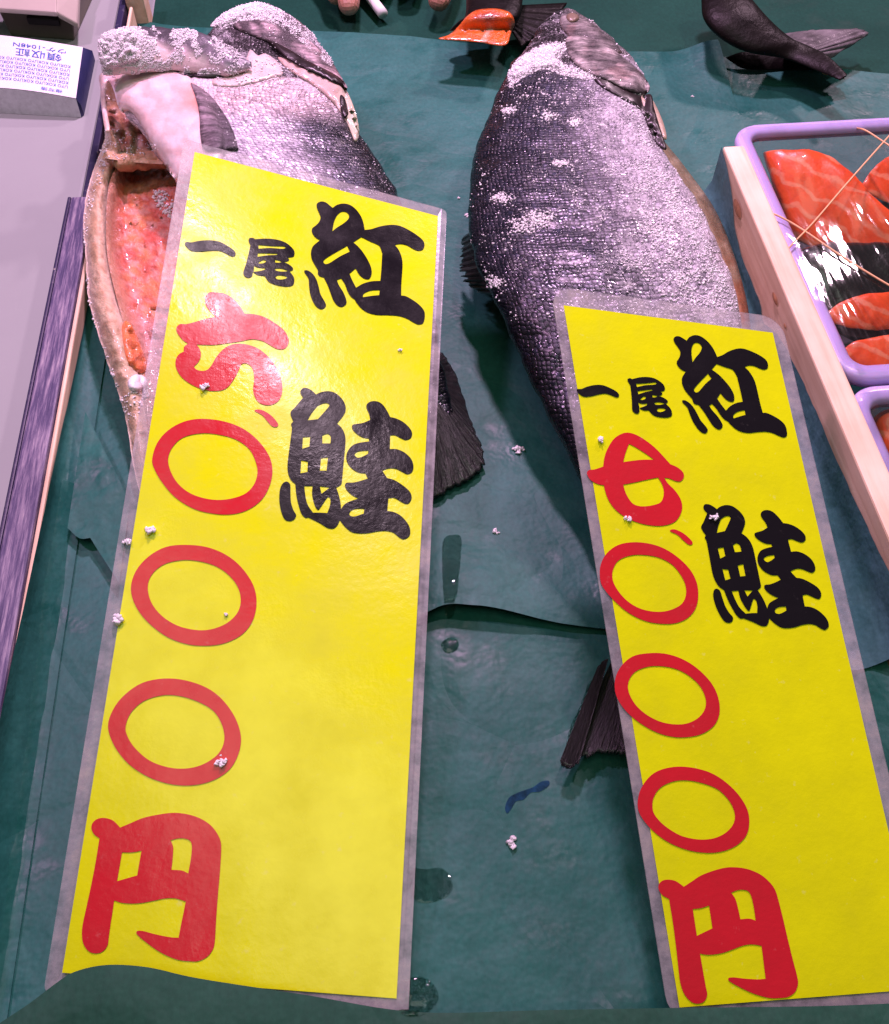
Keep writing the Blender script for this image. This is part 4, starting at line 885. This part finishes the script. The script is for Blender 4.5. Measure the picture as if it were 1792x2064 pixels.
for i, (x, y) in enumerate(ridge):
    c0 = at(x, y, 0.042 - 0.010 * i / 40)
    for j in range(R2):
        a = 2 * math.pi * j / R2; V.append(c0 + np.array([0, 0.0055 * math.cos(a), 0.0055 * math.sin(a)]) * (1 + 0.35 * fbm(x * 0.06, j * 0.5, 7)) * (0.25 + 0.75 * float(sm(0, 9, i)))); cols.append(mixc((0.56, 0.36, 0.21), (0.46, 0.24, 0.13), nz(x, y + 20 * j, 0.05, 3)))
mesh('belly_ridge', V, grid_faces(40, R2, True), M['rim_flesh'], fishL, True, np.clip(np.array(cols), .002, 1))
bvRim = bvh_of(fishL.children[-1], [o for o in fishL.children if o.name.startswith('throat_pocket')][0], [o for o in fishL.children if o.name.startswith('belly_rim')][0], [o for o in fishL.children if o.name.startswith('throat')][0])
# roe coloured lump on the lower rim
bvRim2 = bvh_of([o for o in fishL.children if o.name.startswith('belly_rim')][0], [o for o in fishL.children if o.name.startswith('belly_cavity')][0])
puff('orange_flesh', [(246, 655), (258, 648), (275, 672), (290, 712), (296, 745), (280, 752), (258, 730), (248, 690)], bvRim2, 0.004, M['raw_flesh'], fishL, lambda x, y: mixc((0.80, 0.26, 0.04), (0.72, 0.14, 0.08), nz(x, y, 0.08, 3)), edge=0.0005, width=10, rough=0.003)
fan('tail_fin', [(812, 760), (845, 755), (870, 770), (872, 800), (860, 850)], [(876, 700), (912, 745), (948, 850), (972, 942), (872, 1005)], 0.020, 0.006, M['fin'], fishL, 30, 60, 0.06, 0.0004)
# salt on the left salmon
allL = bvh_of(*[o for o in fishL.children if o.type == 'MESH'])
jr = [(196, 70), (250, 52), (330, 50), (410, 60), (470, 96), (512, 130), (470, 150), (400, 150), (330, 143), (262, 150), (212, 160), (196, 120)]
def dj(x, y): return (1.0 if x < 285 + 25 * fbm(y * .05, 1, 1) and y < 135 else 0.0) * 0.9 + 0.75 * clump(x, y, 0.035, 61, 0.45, 0.62) * float(sm(500, 420, x))
jc = [(198, 96), (206, 70), (236, 60), (262, 62), (276, 78), (268, 92), (284, 104), (276, 122), (250, 128), (226, 138), (206, 132)]
c1 = crust(jc, bvh_of(jaw), 0.0035, fishL, 11, 0.0028)
c2 = crust([(424, 52), (446, 30), (482, 12), (520, 4), (552, 16), (560, 28), (530, 26), (500, 30), (474, 42), (446, 52)], allL, 0.003, fishL, 13, 0.0025)
allC = bvh_of(*[o for o in fishL.children if o.type == 'MESH'])
Pp, Ss = scatter(allC, jr, dj, 14000, 0.00014, 0.00062, 0.4)
hr = [(425, 52), (440, 30), (480, 12), (522, 2), (570, 22), (610, 48), (650, 86), (690, 150), (660, 130), (600, 80), (560, 52), (520, 40), (480, 44), (450, 62)]
q = scatter(allC, hr, lambda x, y: 0.25 + 0.75 * float(sm(60, 20, y)) if x < 575 else 0.45 * clump(x, y, 0.04, 3, 0.4, 0.6), 5000, 0.00014, 0.0006, 0.4); Pp += q[0]; Ss += q[1]
fr = [(430, 60), (560, 60), (690, 180), (720, 260), (805, 400), (600, 350), (470, 290), (400, 190), (440, 160)]
q = scatter(allC, fr, lambda x, y: 0.05 + 0.5 * clump(x, y, 0.03, 71, 0.55, 0.72), 700, 0.00018, 0.0006, 0.3); Pp += q[0]; Ss += q[1]
cl = [(430, 150), (500, 110), (560, 120), (600, 140), (560, 175), (500, 185), (440, 180)]
q = scatter(allC, cl, lambda x, y: 0.4, 260, 0.0002, 0.0007, 0.4); Pp += q[0]; Ss += q[1]
rimr = [(205, 260), (240, 260), (330, 300), (215, 330), (180, 440), (172, 520), (185, 610), (220, 720), (250, 800), (300, 760), (300, 800), (262, 860), (235, 800), (200, 720), (170, 600), (164, 440), (178, 350)]
q = scatter(allC, rimr, lambda x, y: 0.15 + 0.6 * clump(x, y, 0.05, 81, 0.5, 0.65), 520, 0.0003, 0.0008, 0.4); Pp += q[0]; Ss += q[1]
crust([(258, 768), (272, 755), (292, 760), (298, 778), (280, 790), (262, 786)], allL, 0.004, fishL, 17, 0.001)
cavr = [(310, 385), (330, 382), (350, 405), (345, 440), (325, 430), (308, 400)]
q = scatter(allC, cavr, lambda x, y: 1, 90, 0.0006, 0.0014, 0.6); Pp += q[0]; Ss += q[1]
crystals('salt_crust', Pp, Ss, fishL)

# ------------------------------------------------------------------ trays on the right
def rounded_rect(x0, x1, y0, y1, r, seg=10):
    out = []
    for cx, cy, a0 in ((x1 - r, y1 - r, 0), (x0 + r, y1 - r, 90), (x0 + r, y0 + r, 180), (x1 - r, y0 + r, 270)):
        for k in range(seg + 1): a = R(a0 + 90 * k / seg); out.append((cx + r * math.cos(a), cy + r * math.sin(a), math.cos(a), math.sin(a)))
    return out
def tray(label, x0, x1, y0, y1, z, r=0.018):
    root = thing('food_tray', label, 'tray', ((x0 + x1) / 2, (y0 + y1) / 2, 0.004), 'lavender rimmed trays of salmon slices')
    path = rounded_rect(x0, x1, y0, y1, r); n = len(path)
    prof = [(0.0, -0.005), (0.0008, -0.001), (0.0004, 0.0016), (-0.0014, 0.0030), (-0.0045, 0.0034), (-0.0078, 0.0030), (-0.0096, 0.0016), (-0.0102, -0.003), (-0.0085, -0.0045), (-0.0015, -0.0055)]
    V = [(px + nx * o, py + ny * o, z + h) for px, py, nx, ny in path for o, h in prof]
    F = []
    k = len(prof)
    for i in range(n):
        for j in range(k): F.append((i * k + j, ((i + 1) % n) * k + j, ((i + 1) % n) * k + (j + 1) % k, i * k + (j + 1) % k))
    mesh('rim', V, F, M['rim'], root)
    lev = [(-0.0100, z - 0.001), (-0.0125, z - 0.012), (-0.0155, z - 0.026), (-0.018, 0.008), (-0.022, 0.0055)]
    V = [(px + nx * o, py + ny * o, h) for px, py, nx, ny in path for o, h in lev]; k = len(lev); F = []
    for i in range(n):
        for j in range(k - 1): F.append((i * k + j, ((i + 1) % n) * k + j, ((i + 1) % n) * k + j + 1, i * k + j + 1))
    F.append(tuple(i * k + k - 1 for i in range(n)))
    mesh('tray_wall', V, F, M['clear_wall'], root)
    # stretched film
    V = []; a, b = 40, 40
    for i in range(a):
        for j in range(b):
            u, v = i / (a - 1), j / (b - 1); x = x0 + 0.003 + (x1 - x0 - 0.006) * u; y = y0 + 0.003 + (y1 - y0 - 0.006) * v
            V.append((x, y, z + 0.0046 + 0.0006 * fbm(x * 60, y * 25, 3) - 0.0006 * math.sin(math.pi * u) * math.sin(math.pi * v)))
    loop = rounded_rect(x0 + 0.003, x1 - 0.003, y0 + 0.003, y1 - 0.003, r - 0.003)
    keep = []
    for i in range(a - 1):
        for j in range(b - 1):
            cx = sum(V[q][0] for q in (i * b + j, (i + 1) * b + j)) / 2; cy = (V[i * b + j][1] + V[i * b + j + 1][1]) / 2
            dx = max(x0 + r - cx, cx - (x1 - r), 0); dy = max(y0 + r - cy, cy - (y1 - r), 0)
            if dx * dx + dy * dy < (r - 0.003) ** 2: keep.append((i * b + j, (i + 1) * b + j, (i + 1) * b + j + 1, i * b + j + 1))
    mesh('film', V, keep, M['film'], root)
    return root
tray('lavender rimmed tray with film and two rubber bands, the farther one', 0.2365, 0.44, 0.333, 0.557, 0.040)
tray('lavender rimmed tray at the right border, the nearer one', 0.2345, 0.44, 0.095, 0.3275, 0.040)
def fillet(st, label, mat=None, name='salmon_slice', k=60, seed=0):
    d = loft(st, k, 40, lambda t, a, p: 0.0015 * fbm(p[0] * 45, p[1] * 45, seed), zmin=0.0055)
    o = loft_obj(name, d, mat or M['slice'], None); 
    return tag(o, label, 'fish slice', 'salmon slices in the trays')
fillet([(1540, 312, 1545, 330, .022, .27), (1545, 304, 1580, 440, .022, .22), (1600, 302, 1625, 495, .022, .19), (1668, 312, 1700, 512, .022, .17), (1725, 360, 1760, 508, .021, .18), (1800, 430, 1820, 495, .020, .22), (1900, 445, 1910, 480, .02, .22)], 'big bright orange salmon piece across the farther tray', seed=3)
fillet([(1735, 372, 1745, 384, .017, .27), (1770, 330, 1790, 410, .017, .22), (1850, 290, 1870, 430, .017, .22), (1950, 290, 1960, 430, .017, .22)], 'dull salmon piece at the right border of the farther tray', seed=5)
for q_, (lab, s) in enumerate((('narrow salmon slice just below the big piece in the farther tray', [(1632, 552, 1636, 568, .020, .27), (1680, 528, 1690, 582, .022, .24), (1760, 512, 1770, 582, .023, .24), (1850, 505, 1860, 578, .023, .24), (1950, 505, 1955, 570, .02, .24)]),
                    ('middle salmon slice with black skin in the farther tray', [(1662, 632, 1668, 648, .020, .27), (1710, 604, 1718, 662, .022, .24), (1780, 590, 1790, 666, .023, .24), (1880, 585, 1890, 660, .023, .24), (1960, 590, 1965, 650, .02, .24)]),
                    ('nearest salmon slice at the front wall of the farther tray', [(1690, 712, 1698, 730, .018, .27), (1735, 684, 1745, 748, .02, .24), (1800, 672, 1810, 757, .021, .24), (1900, 668, 1910, 755, .021, .24), (1980, 680, 1985, 740, .02, .24)]))):
    fillet(s, lab, seed=7 + q_)
o = fillet([(1600, 510, 1690, 700, .012, .2), (1660, 490, 1740, 735, .012, .2), (1760, 490, 1820, 735, .012, .2), (1950, 480, 1990, 730, .012, .2)], 'black fish skin lying between the slices in the farther tray', M['black_skin'], 'salmon_skin', seed=12)
fillet([(1752, 850, 1756, 880, .02, .27), (1775, 830, 1800, 960, .022, .22), (1840, 815, 1880, 1000, .022, .19), (1960, 815, 1990, 1010, .022, .19)], 'deep red salmon piece in the nearer tray at the right border', seed=15)
def tube(name, pts, rad, mat, parent=None, n=50, m=8, label=None, cat=None, group=None):
    C = cr(pts, n); V = []
    for i in range(n):
        t = C[min(i + 1, n - 1)] - C[max(i - 1, 0)]; t /= np.linalg.norm(t); up = np.array([0, 0, 1.0]); s = np.cross(t, up); s /= max(np.linalg.norm(s), 1e-6); u = np.cross(s, t)
        for j in range(m): a = 2 * math.pi * j / m; V.append(C[i] + rad * (s * math.cos(a) + u * math.sin(a)))
    o = mesh(name, V, grid_faces(n, m, True) + [tuple(range(m))[::-1], tuple((n - 1) * m + j for j in range(m))], mat, parent)
    if label: tag(o, label, cat, group)
    return o
zb = 0.0462
tube('rubber_band', [at(1578, 548, 0.034), at(1580, 520, 0.041), at(1592, 498, zb), at(1640, 448, zb), at(1700, 378, zb), at(1760, 310, zb), at(1830, 232, zb)], 0.00055, M['rubber'], None, label='tan rubber band rising to the right across the film', cat='rubber band')
tube('rubber_band', [at(1536, 442, 0.034), at(1545, 432, 0.041), at(1562, 432, zb), at(1610, 458, zb), at(1690, 512, zb), at(1760, 556, zb), at(1850, 608, zb)], 0.00055, M['rubber'], None, label='tan rubber band falling to the right across the film', cat='rubber band')
tube('rubber_band', [at(1728, 258, 0.042), at(1745, 263, zb), at(1775, 282, zb), at(1830, 318, zb)], 0.00055, M['rubber'], None, label='short stretch of tan rubber band at the far rim', cat='rubber band')

# ------------------------------------------------------------------ far fish pieces
cut = thing('cut_salmon', 'cut end of a salmon with bright orange flesh facing the camera', 'fish', tuple(at(960, 60, 0)))
dC = loft([(940, -60, 1060, -60, .035, .6), (940, -10, 1055, -15, .035, .6), (938, 30, 1050, 28, .033, .6), (925, 42, 1040, 46, .030, .5), (905, 62, 1036, 62, .022, .4)], 40, 40, None, zmin=0.001)
loft_obj('body', dC, M['dark_skin'], cut)
bvC = bvh_of(cut.children[-1])
def ccol(x, y):
    c = mixc((0.78, 0.16, 0.015), (0.66, 0.10, 0.012), nz(x, y, 0.05, 3)); c = mixc(c, (0.20, 0.03, 0.02), math.exp(-(((x - 985) / 26) ** 2 + ((y - 36) / 11) ** 2)))
    l = abs((x - 985) + 0.5 * (y - 60)); return mixc(c, (0.75, 0.45, 0.30), 0.8 * math.exp(-(l / 5) ** 2) * sm(42, 55, y))
puff('cut_face', [(884, 78), (905, 70), (925, 52), (945, 30), (965, 20), (1000, 18), (1028, 26), (1037, 46), (1030, 66), (1018, 92), (970, 86), (925, 82)], bvC, 0.003, M['raw_flesh'], cut, ccol, edge=0.001, width=10, step=5, zfall=0.015)
fan('fin', [(1030, 60), (1040, 40), (1050, 10)], [(1050, 95), (1100, 60), (1145, 5)], 0.018, 0.014, M['dark_skin'], cut, 12, 24, 0.08)
tl = thing('dark_salmon', 'dark salmon tail end lying at the upper right behind the trays', 'fish', tuple(at(1550, 80, 0)))
loft_obj('body', loft([(1395, -60, 1480, -70, .045, .6), (1412, -10, 1500, -25, .045, .6), (1418, 38, 1530, 15, .042, .5), (1450, 76, 1565, 52, .036, .45), (1505, 105, 1598, 78, .032, .4), (1580, 118, 1630, 92, .030, .4), (1640, 140, 1668, 112, .032, .4), (1684, 158, 1704, 146, .034, .5), (1694, 162, 1706, 154, .034, .3)], 60, 36, None, zmin=0.002), M['dark_skin'], tl)
fan('tail_fin', [(1560, 92), (1590, 98), (1610, 112), (1622, 116)], [(1580, 70), (1650, 62), (1748, 66), (1650, 132)], 0.030, 0.022, M['grey_fin'], tl, 20, 36, 0.05, 0.0006)
fan('fin', [(1620, 118), (1640, 132), (1660, 150)], [(1650, 122), (1690, 140), (1702, 160)], 0.022, 0.016, simple('tan_fin', (0.20, 0.11, 0.03), 0.4, 0.3, 60), tl, 10, 20, 0.05, 0.0004)
loft_obj('lower_dark_piece', loft([(1462, 116, 1470, 122, .006, .3), (1500, 104, 1505, 142, .007, .3), (1560, 108, 1570, 142, .007, .3), (1640, 122, 1645, 142, .006, .3), (1670, 138, 1672, 142, .005, .3)], 24, 20, None, zmin=0.004), M['dark_skin'], tl)  # flat near-black piece lying low below the tail

# ------------------------------------------------------------------ hand at the far edge
hand = thing('hand', 'fingertips of a hand resting on the dark paper at the far edge', 'hand', tuple(at(760, -20, 0)))
hb = bmesh.new()
tips = [((683, 6), (668, -55), (650, -130), .016, .022, .040, 15), ((703, 30), (703, -45), (702, -130), .014, .024, .042, 17), ((760, -30), (768, -80), (775, -150), .016, .026, .042, 16), ((820, -22), (826, -70), (832, -140), .016, .024, .040, 15), ((878, 20), (898, -40), (905, -120), .014, .022, .038, 15)]
verts, edges, radii = [], [], []
palm = at(790, -260, 0.045); verts.append(palm); radii.append(0.034)
for (t1, t2, t3, z1, z2, z3, wpx) in tips:
    pts = [at(t3[0], t3[1], z3), at(t2[0], t2[1], z2), at((t1[0] + t2[0]) / 2, (t1[1] + t2[1]) / 2, (z1 + z2) / 2 + .002), at(t1[0], t1[1], z1)]
    prev = 0
    for k_, p in enumerate(pts):
        verts.append(p); radii.append([0.0125, 0.0105, 0.0100, 0.0085][k_]); edges.append((prev, len(verts) - 1)); prev = len(verts) - 1
verts.append(at(800, -700, 0.10)); radii.append(0.032); edges.append((0, len(verts) - 1))
me = bpy.data.meshes.new('skin'); me.from_pydata([tuple(v) for v in verts], edges, []); me.update()
ho = bpy.data.objects.new('skin', me); COL.objects.link(ho); ho.parent = hand; ho.matrix_parent_inverse = Matrix.Translation(hand.location).inverted()
sk = ho.modifiers.new('Skin', 'SKIN')
for v, r_ in zip(me.skin_vertices[0].data, radii): v.radius = (r_, r_ * 0.9)
me.skin_vertices[0].data[0].use_root = True
sb = ho.modifiers.new('Sub', 'SUBSURF'); sb.levels = 2; sb.render_levels = 2; me.materials.append(M['skin'])
stk = tube('white_stick', [at(728, -40, 0.012), at(745, -8, 0.008), at(772, 28, 0.006)], 0.0042, M['stick'], None, 10, 16, 'short white paper stick lying beside the fingertips', 'stick')

# ------------------------------------------------------------------ receipt pad and plastic holder on the white counter
pad = thing('receipt_pad', 'white and blue receipt pad lying upside down on the white counter', 'pad', tuple(at(90, 180, 0.004)))
zt = 0.018
A_, B_, C_, D_ = at(-140, 62, zt), at(167, 95, zt), at(-140, 182, zt), at(153, 198, zt)
def padP(u, v, h=0.0):
    p = (A_ * (1 - u) + B_ * u) * (1 - v) + (C_ * (1 - u) + D_ * u) * v
    return p + np.array([0, 0, h + 0.005 * math.sin(math.pi * min(1, max(0, u))) * (0.5 + 0.5 * v)])
V = [padP(i / 24, j / 14) for j in range(15) for i in range(25)]; b0 = len(V)
V += [np.array([p[0], p[1], 0.0045]) for p in (padP(i / 24, 1) for i in range(25))]
pad_cover = mesh('cover', V, grid_faces(15, 25), M['pad'], pad)
Vb = [padP(i / 24, 1, -0.0004) for i in range(25)] + [np.array([padP(i / 24, 1)[0], padP(i / 24, 1)[1] - 0.002, 0.0042]) for i in range(25)]
mesh('page_edges', Vb, grid_faces(2, 25), M['pad_edge'], pad)
Vs = [padP(1.0, j / 14, -0.0002) for j in range(15)] + [at(186, 102, .012) * (1 - j / 14) + at(163, 212, .012) * (j / 14) for j in range(15)] + [np.array([*(at(186, 102, .012) * (1 - j / 14) + at(163, 212, .012) * (j / 14))[:2], 0.0042]) for j in range(15)]
mesh('binding', Vs, grid_faces(3, 15), M['pad_navy'], pad)
Vt = [padP(1.0, 1, -0.0004), at(163, 212, .012), np.array([*at(163, 212, .012)[:2], 0.0042]), np.array([padP(1, 1)[0], padP(1, 1)[1] - 0.002, 0.0042])]
mesh('binding_end', Vt, [(0, 1, 2, 3)], M['pad_navy'], pad, False)
def pad_text(body, uc, vc, w, hgt, mat, sx=1.0):
    cu = bpy.data.curves.new('lettering', 'FONT'); cu.body = body; cu.align_x = 'CENTER'; cu.align_y = 'CENTER'; cu.size = 1; cu.resolution_u = 2
    ob = bpy.data.objects.new('lettering', cu); COL.objects.link(ob); dg = bpy.context.evaluated_depsgraph_get()
    me = bpy.data.meshes.new_from_object(ob.evaluated_get(dg)); bpy.data.objects.remove(ob)
    if len(me.vertices) == 0: return
    xs = [v.co.x for v in me.vertices]; ys = [v.co.y for v in me.vertices]; cx, cy = (min(xs) + max(xs)) / 2, (min(ys) + max(ys)) / 2; W_, H_ = max(xs) - min(xs), max(ys) - min(ys)
    V = [padP(uc - (v.co.x - cx) / W_ * w, vc + (v.co.y - cy) / H_ * hgt, 0.0004) for v in me.vertices]        # turned round: it faces the seller
    mesh('lettering', V, [tuple(p.vertices) for p in me.polygons], mat, pad_cover, False)
pad_text('領収証', 0.73, 0.30, 0.30, 0.15, M['pad_blue'])
pad_text('ウケ-1048N', 0.73, 0.16, 0.34, 0.09, M['pad_blue'])
for r_ in range(6): pad_text('KOKUYO KOKUYO KOKUYO KOKUYO KOKUYO'[(r_ % 2) * 3:][:27], 0.66, 0.44 + r_ * 0.078, 0.56, 0.055, M['pad_blue'])
pad_text('複写簿', 0.84, 0.93, 0.14, 0.06, M['pad_blue'])
hold = thing('plastic_holder', 'cream and olive plastic holder with a dark slot above the receipt pad', 'holder', tuple(at(80, 60, 0.004)))
def hexa(name, bot, top, mat):
    V = list(bot) + list(top); o = mesh(name, V, [(3, 2, 1, 0), (4, 5, 6, 7)] + [(i, (i + 1) % 4, 4 + (i + 1) % 4, 4 + i) for i in range(4)], mat, hold, False)
    b = o.modifiers.new('bevel', 'BEVEL'); b.width = 0.0012; b.segments = 2; return o
f0, f1 = at(22, 72, .004), at(150, 82, .004)
hexa('base', [f0, f1, f1 + np.array([.01, .09, 0]), f0 + np.array([0, .09, 0])], [f0 + np.array([-.004, .004, .018]), f1 + np.array([.004, .004, .018]), f1 + np.array([.012, .09, .018]), f0 + np.array([0, .09, .018])], M['olive'])
s0, s1 = at(57, 50, .014), at(122, 54, .014)
hexa('slot', [s0, s1, s1 + np.array([0, .01, -.002]), s0 + np.array([0, .01, -.002])], [s0 + np.array([0, -.0006, .006]), s1 + np.array([0, -.0006, .006]), s1 + np.array([0, .01, .006]), s0 + np.array([0, .01, .006])], M['slot'])
t0, t1, t2, t3 = at(-60, 12, .034), at(114, 24, .034), at(114, -60, .040), at(-60, -60, .040); dz = np.array([0, 0, -.004])
hexa('lid', [t0 + dz, t1 + dz, t2 + dz, t3 + dz], [t0, t1, t2, t3], M['cream'])
w0, w1, w2, w3 = at(113, 22, .034), at(156, 46, .022), at(160, -20, .026), at(114, -50, .038)
hexa('side_arm', [w0 + dz * 1.4, w1 + dz * 1.4, w2 + dz, w3 + dz], [w0, w1, w2, w3], M['cream'])

# ------------------------------------------------------------------ loose salt and water
front_sheets = [o for o in bpy.data.objects if o.name.startswith('green_paper')]
bvP = bvh_of(*front_sheets)
def grain(p, s_, label, group, k=6):
    s_ *= 0.72
    pts = [p + np.array([random.gauss(0, s_ * 0.55), random.gauss(0, s_ * 0.55), abs(random.gauss(0, s_ * 0.15))]) for _ in range(k * 3)]
    o = crystals('salt_grain', pts, [random.uniform(0.3, 0.62) * s_ for _ in pts], None); del o['kind']; tag(o, label, 'salt', group)
loose = [(925, 400, .0012, 'tiny salt grain on the paper level with the right fin tip'), (940, 435, .0018, 'salt grain on the paper touching the left side of the right salmon'),
         (1047, 908, .0026, 'largest salt flake on the paper between the fish tail and smaller card'), (998, 1072, .0020, 'salt flake on the paper above the dark folded edge'),
         (1033, 1700, .0028, 'whitish salt flake on the front paper below the blue smear'), (1395, 195, .0012, 'tiny salt grain on the paper between right salmon and pine board'),
         (215, 970, .0012, 'salt grain in the shade left of the larger card')]
for (x, y, s, lab) in loose:
    q1 = hit(bvP, x, y)
    if q1: grain(q1[0] + np.array([0, 0, s * 0.2]), s, lab, 'loose salt grains on the paper')
for (x, y, s, lab) in [(306, 1070, .0030, 'large crushed salt lump on the larger card between first and second zero'), (257, 1093, .0020, 'salt lump on the left film edge of the larger card, upper one'),
        (238, 1249, .0030, 'salt lump on the left film edge of the larger card, lower one'), (444, 1535, .0024, 'salt lump on the lowest red zero of the larger card'),
        (412, 782, .0022, 'salt lump on the red six of the larger card'), (805, 708, .0010, 'salt speck near the right edge of the larger card'), (455, 1240, .0010, 'salt speck inside the second zero of the larger card')]:
    u, v = card1.inv((x, y)); grain(card1.P(u, v, 0.0014), s, lab, 'salt grains on the larger card')
for (x, y, s, lab) in [(1209, 888, .0018, 'salt lump left of the red seven on the smaller card'), (1265, 1048, .0016, 'salt lump on the red seven of the smaller card'), (1437, 1045, .0020, 'salt lump on the black fish character of the smaller card')]:
    u, v = card2.inv((x, y)); grain(card2.P(u, v, 0.0014), s, lab, 'salt grains on the smaller card')
def drop(pts, h, label, step=6):
    L = smooth_loop(pts, 4); xs = [p[0] for p in L]; ys = [p[1] for p in L]
    inner = [(x, y) for x in np.arange(min(xs), max(xs), step) for y in np.arange(min(ys), max(ys), step)]; inner = [p for p in inner if dist_to_loop(p, L) > step * .4]
    V, T = tri_poly([L], inner); mx = max(dist_to_loop(p, L) for p in V); W = []
    for x, y in V:
        q1 = hit(bvP, x, y); p = q1[0] if q1 else at(x, y, 0.002); d = dist_to_loop((x, y), L) / mx; W.append(p + np.array([0, 0, 0.0003 + h * math.sqrt(max(0, 1 - (1 - d) ** 2))]))
    o = mesh('water_drop', W, [t[::-1] for t in T], M['water']); 
    if o.data.polygons[0].normal.z < 0: o.data.flip_normals()
    return tag(o, label, 'water')
o = drop([(1018, 1628), (1026, 1608), (1044, 1598), (1060, 1592), (1076, 1586), (1090, 1576), (1106, 1574), (1106, 1584), (1088, 1596), (1070, 1598), (1056, 1612), (1040, 1616), (1030, 1632), (1022, 1640)], 0.00001, 'dark blue ink smear on the front paper below the right tail', 8)
o.name = 'ink_smear'; o['category'] = 'smear'; o.data.materials.clear(); o.data.materials.append(M['ink_blue'])
drop([(800, 1985), (838, 1968), (868, 1978), (884, 2005), (876, 2028), (850, 2046), (815, 2046), (795, 2020)], 0.0009, 'large clear water drop at the lower corner of the larger card')
drop([(889, 1300), (900, 1288), (915, 1286), (925, 1298), (918, 1312), (900, 1316)], 0.0008, 'small water drop below the folded paper edge in the middle')
drop([(828, 1752), (860, 1752), (890, 1750), (908, 1768), (912, 1792), (898, 1808), (872, 1818), (846, 1818), (828, 1800)], 0.00025, 'thin water puddle beside the larger card', 8)
drop([(893, 1090), (915, 1078), (930, 1085), (926, 1150), (915, 1240), (900, 1245), (893, 1180)], 0.0003, 'wet streak below the left salmon tail', 8)
drop([(1186, 1378), (1196, 1372), (1180, 1440), (1158, 1500), (1140, 1518), (1148, 1470), (1170, 1420)], 0.0003, 'wet patch beside the right salmon tail', 6)
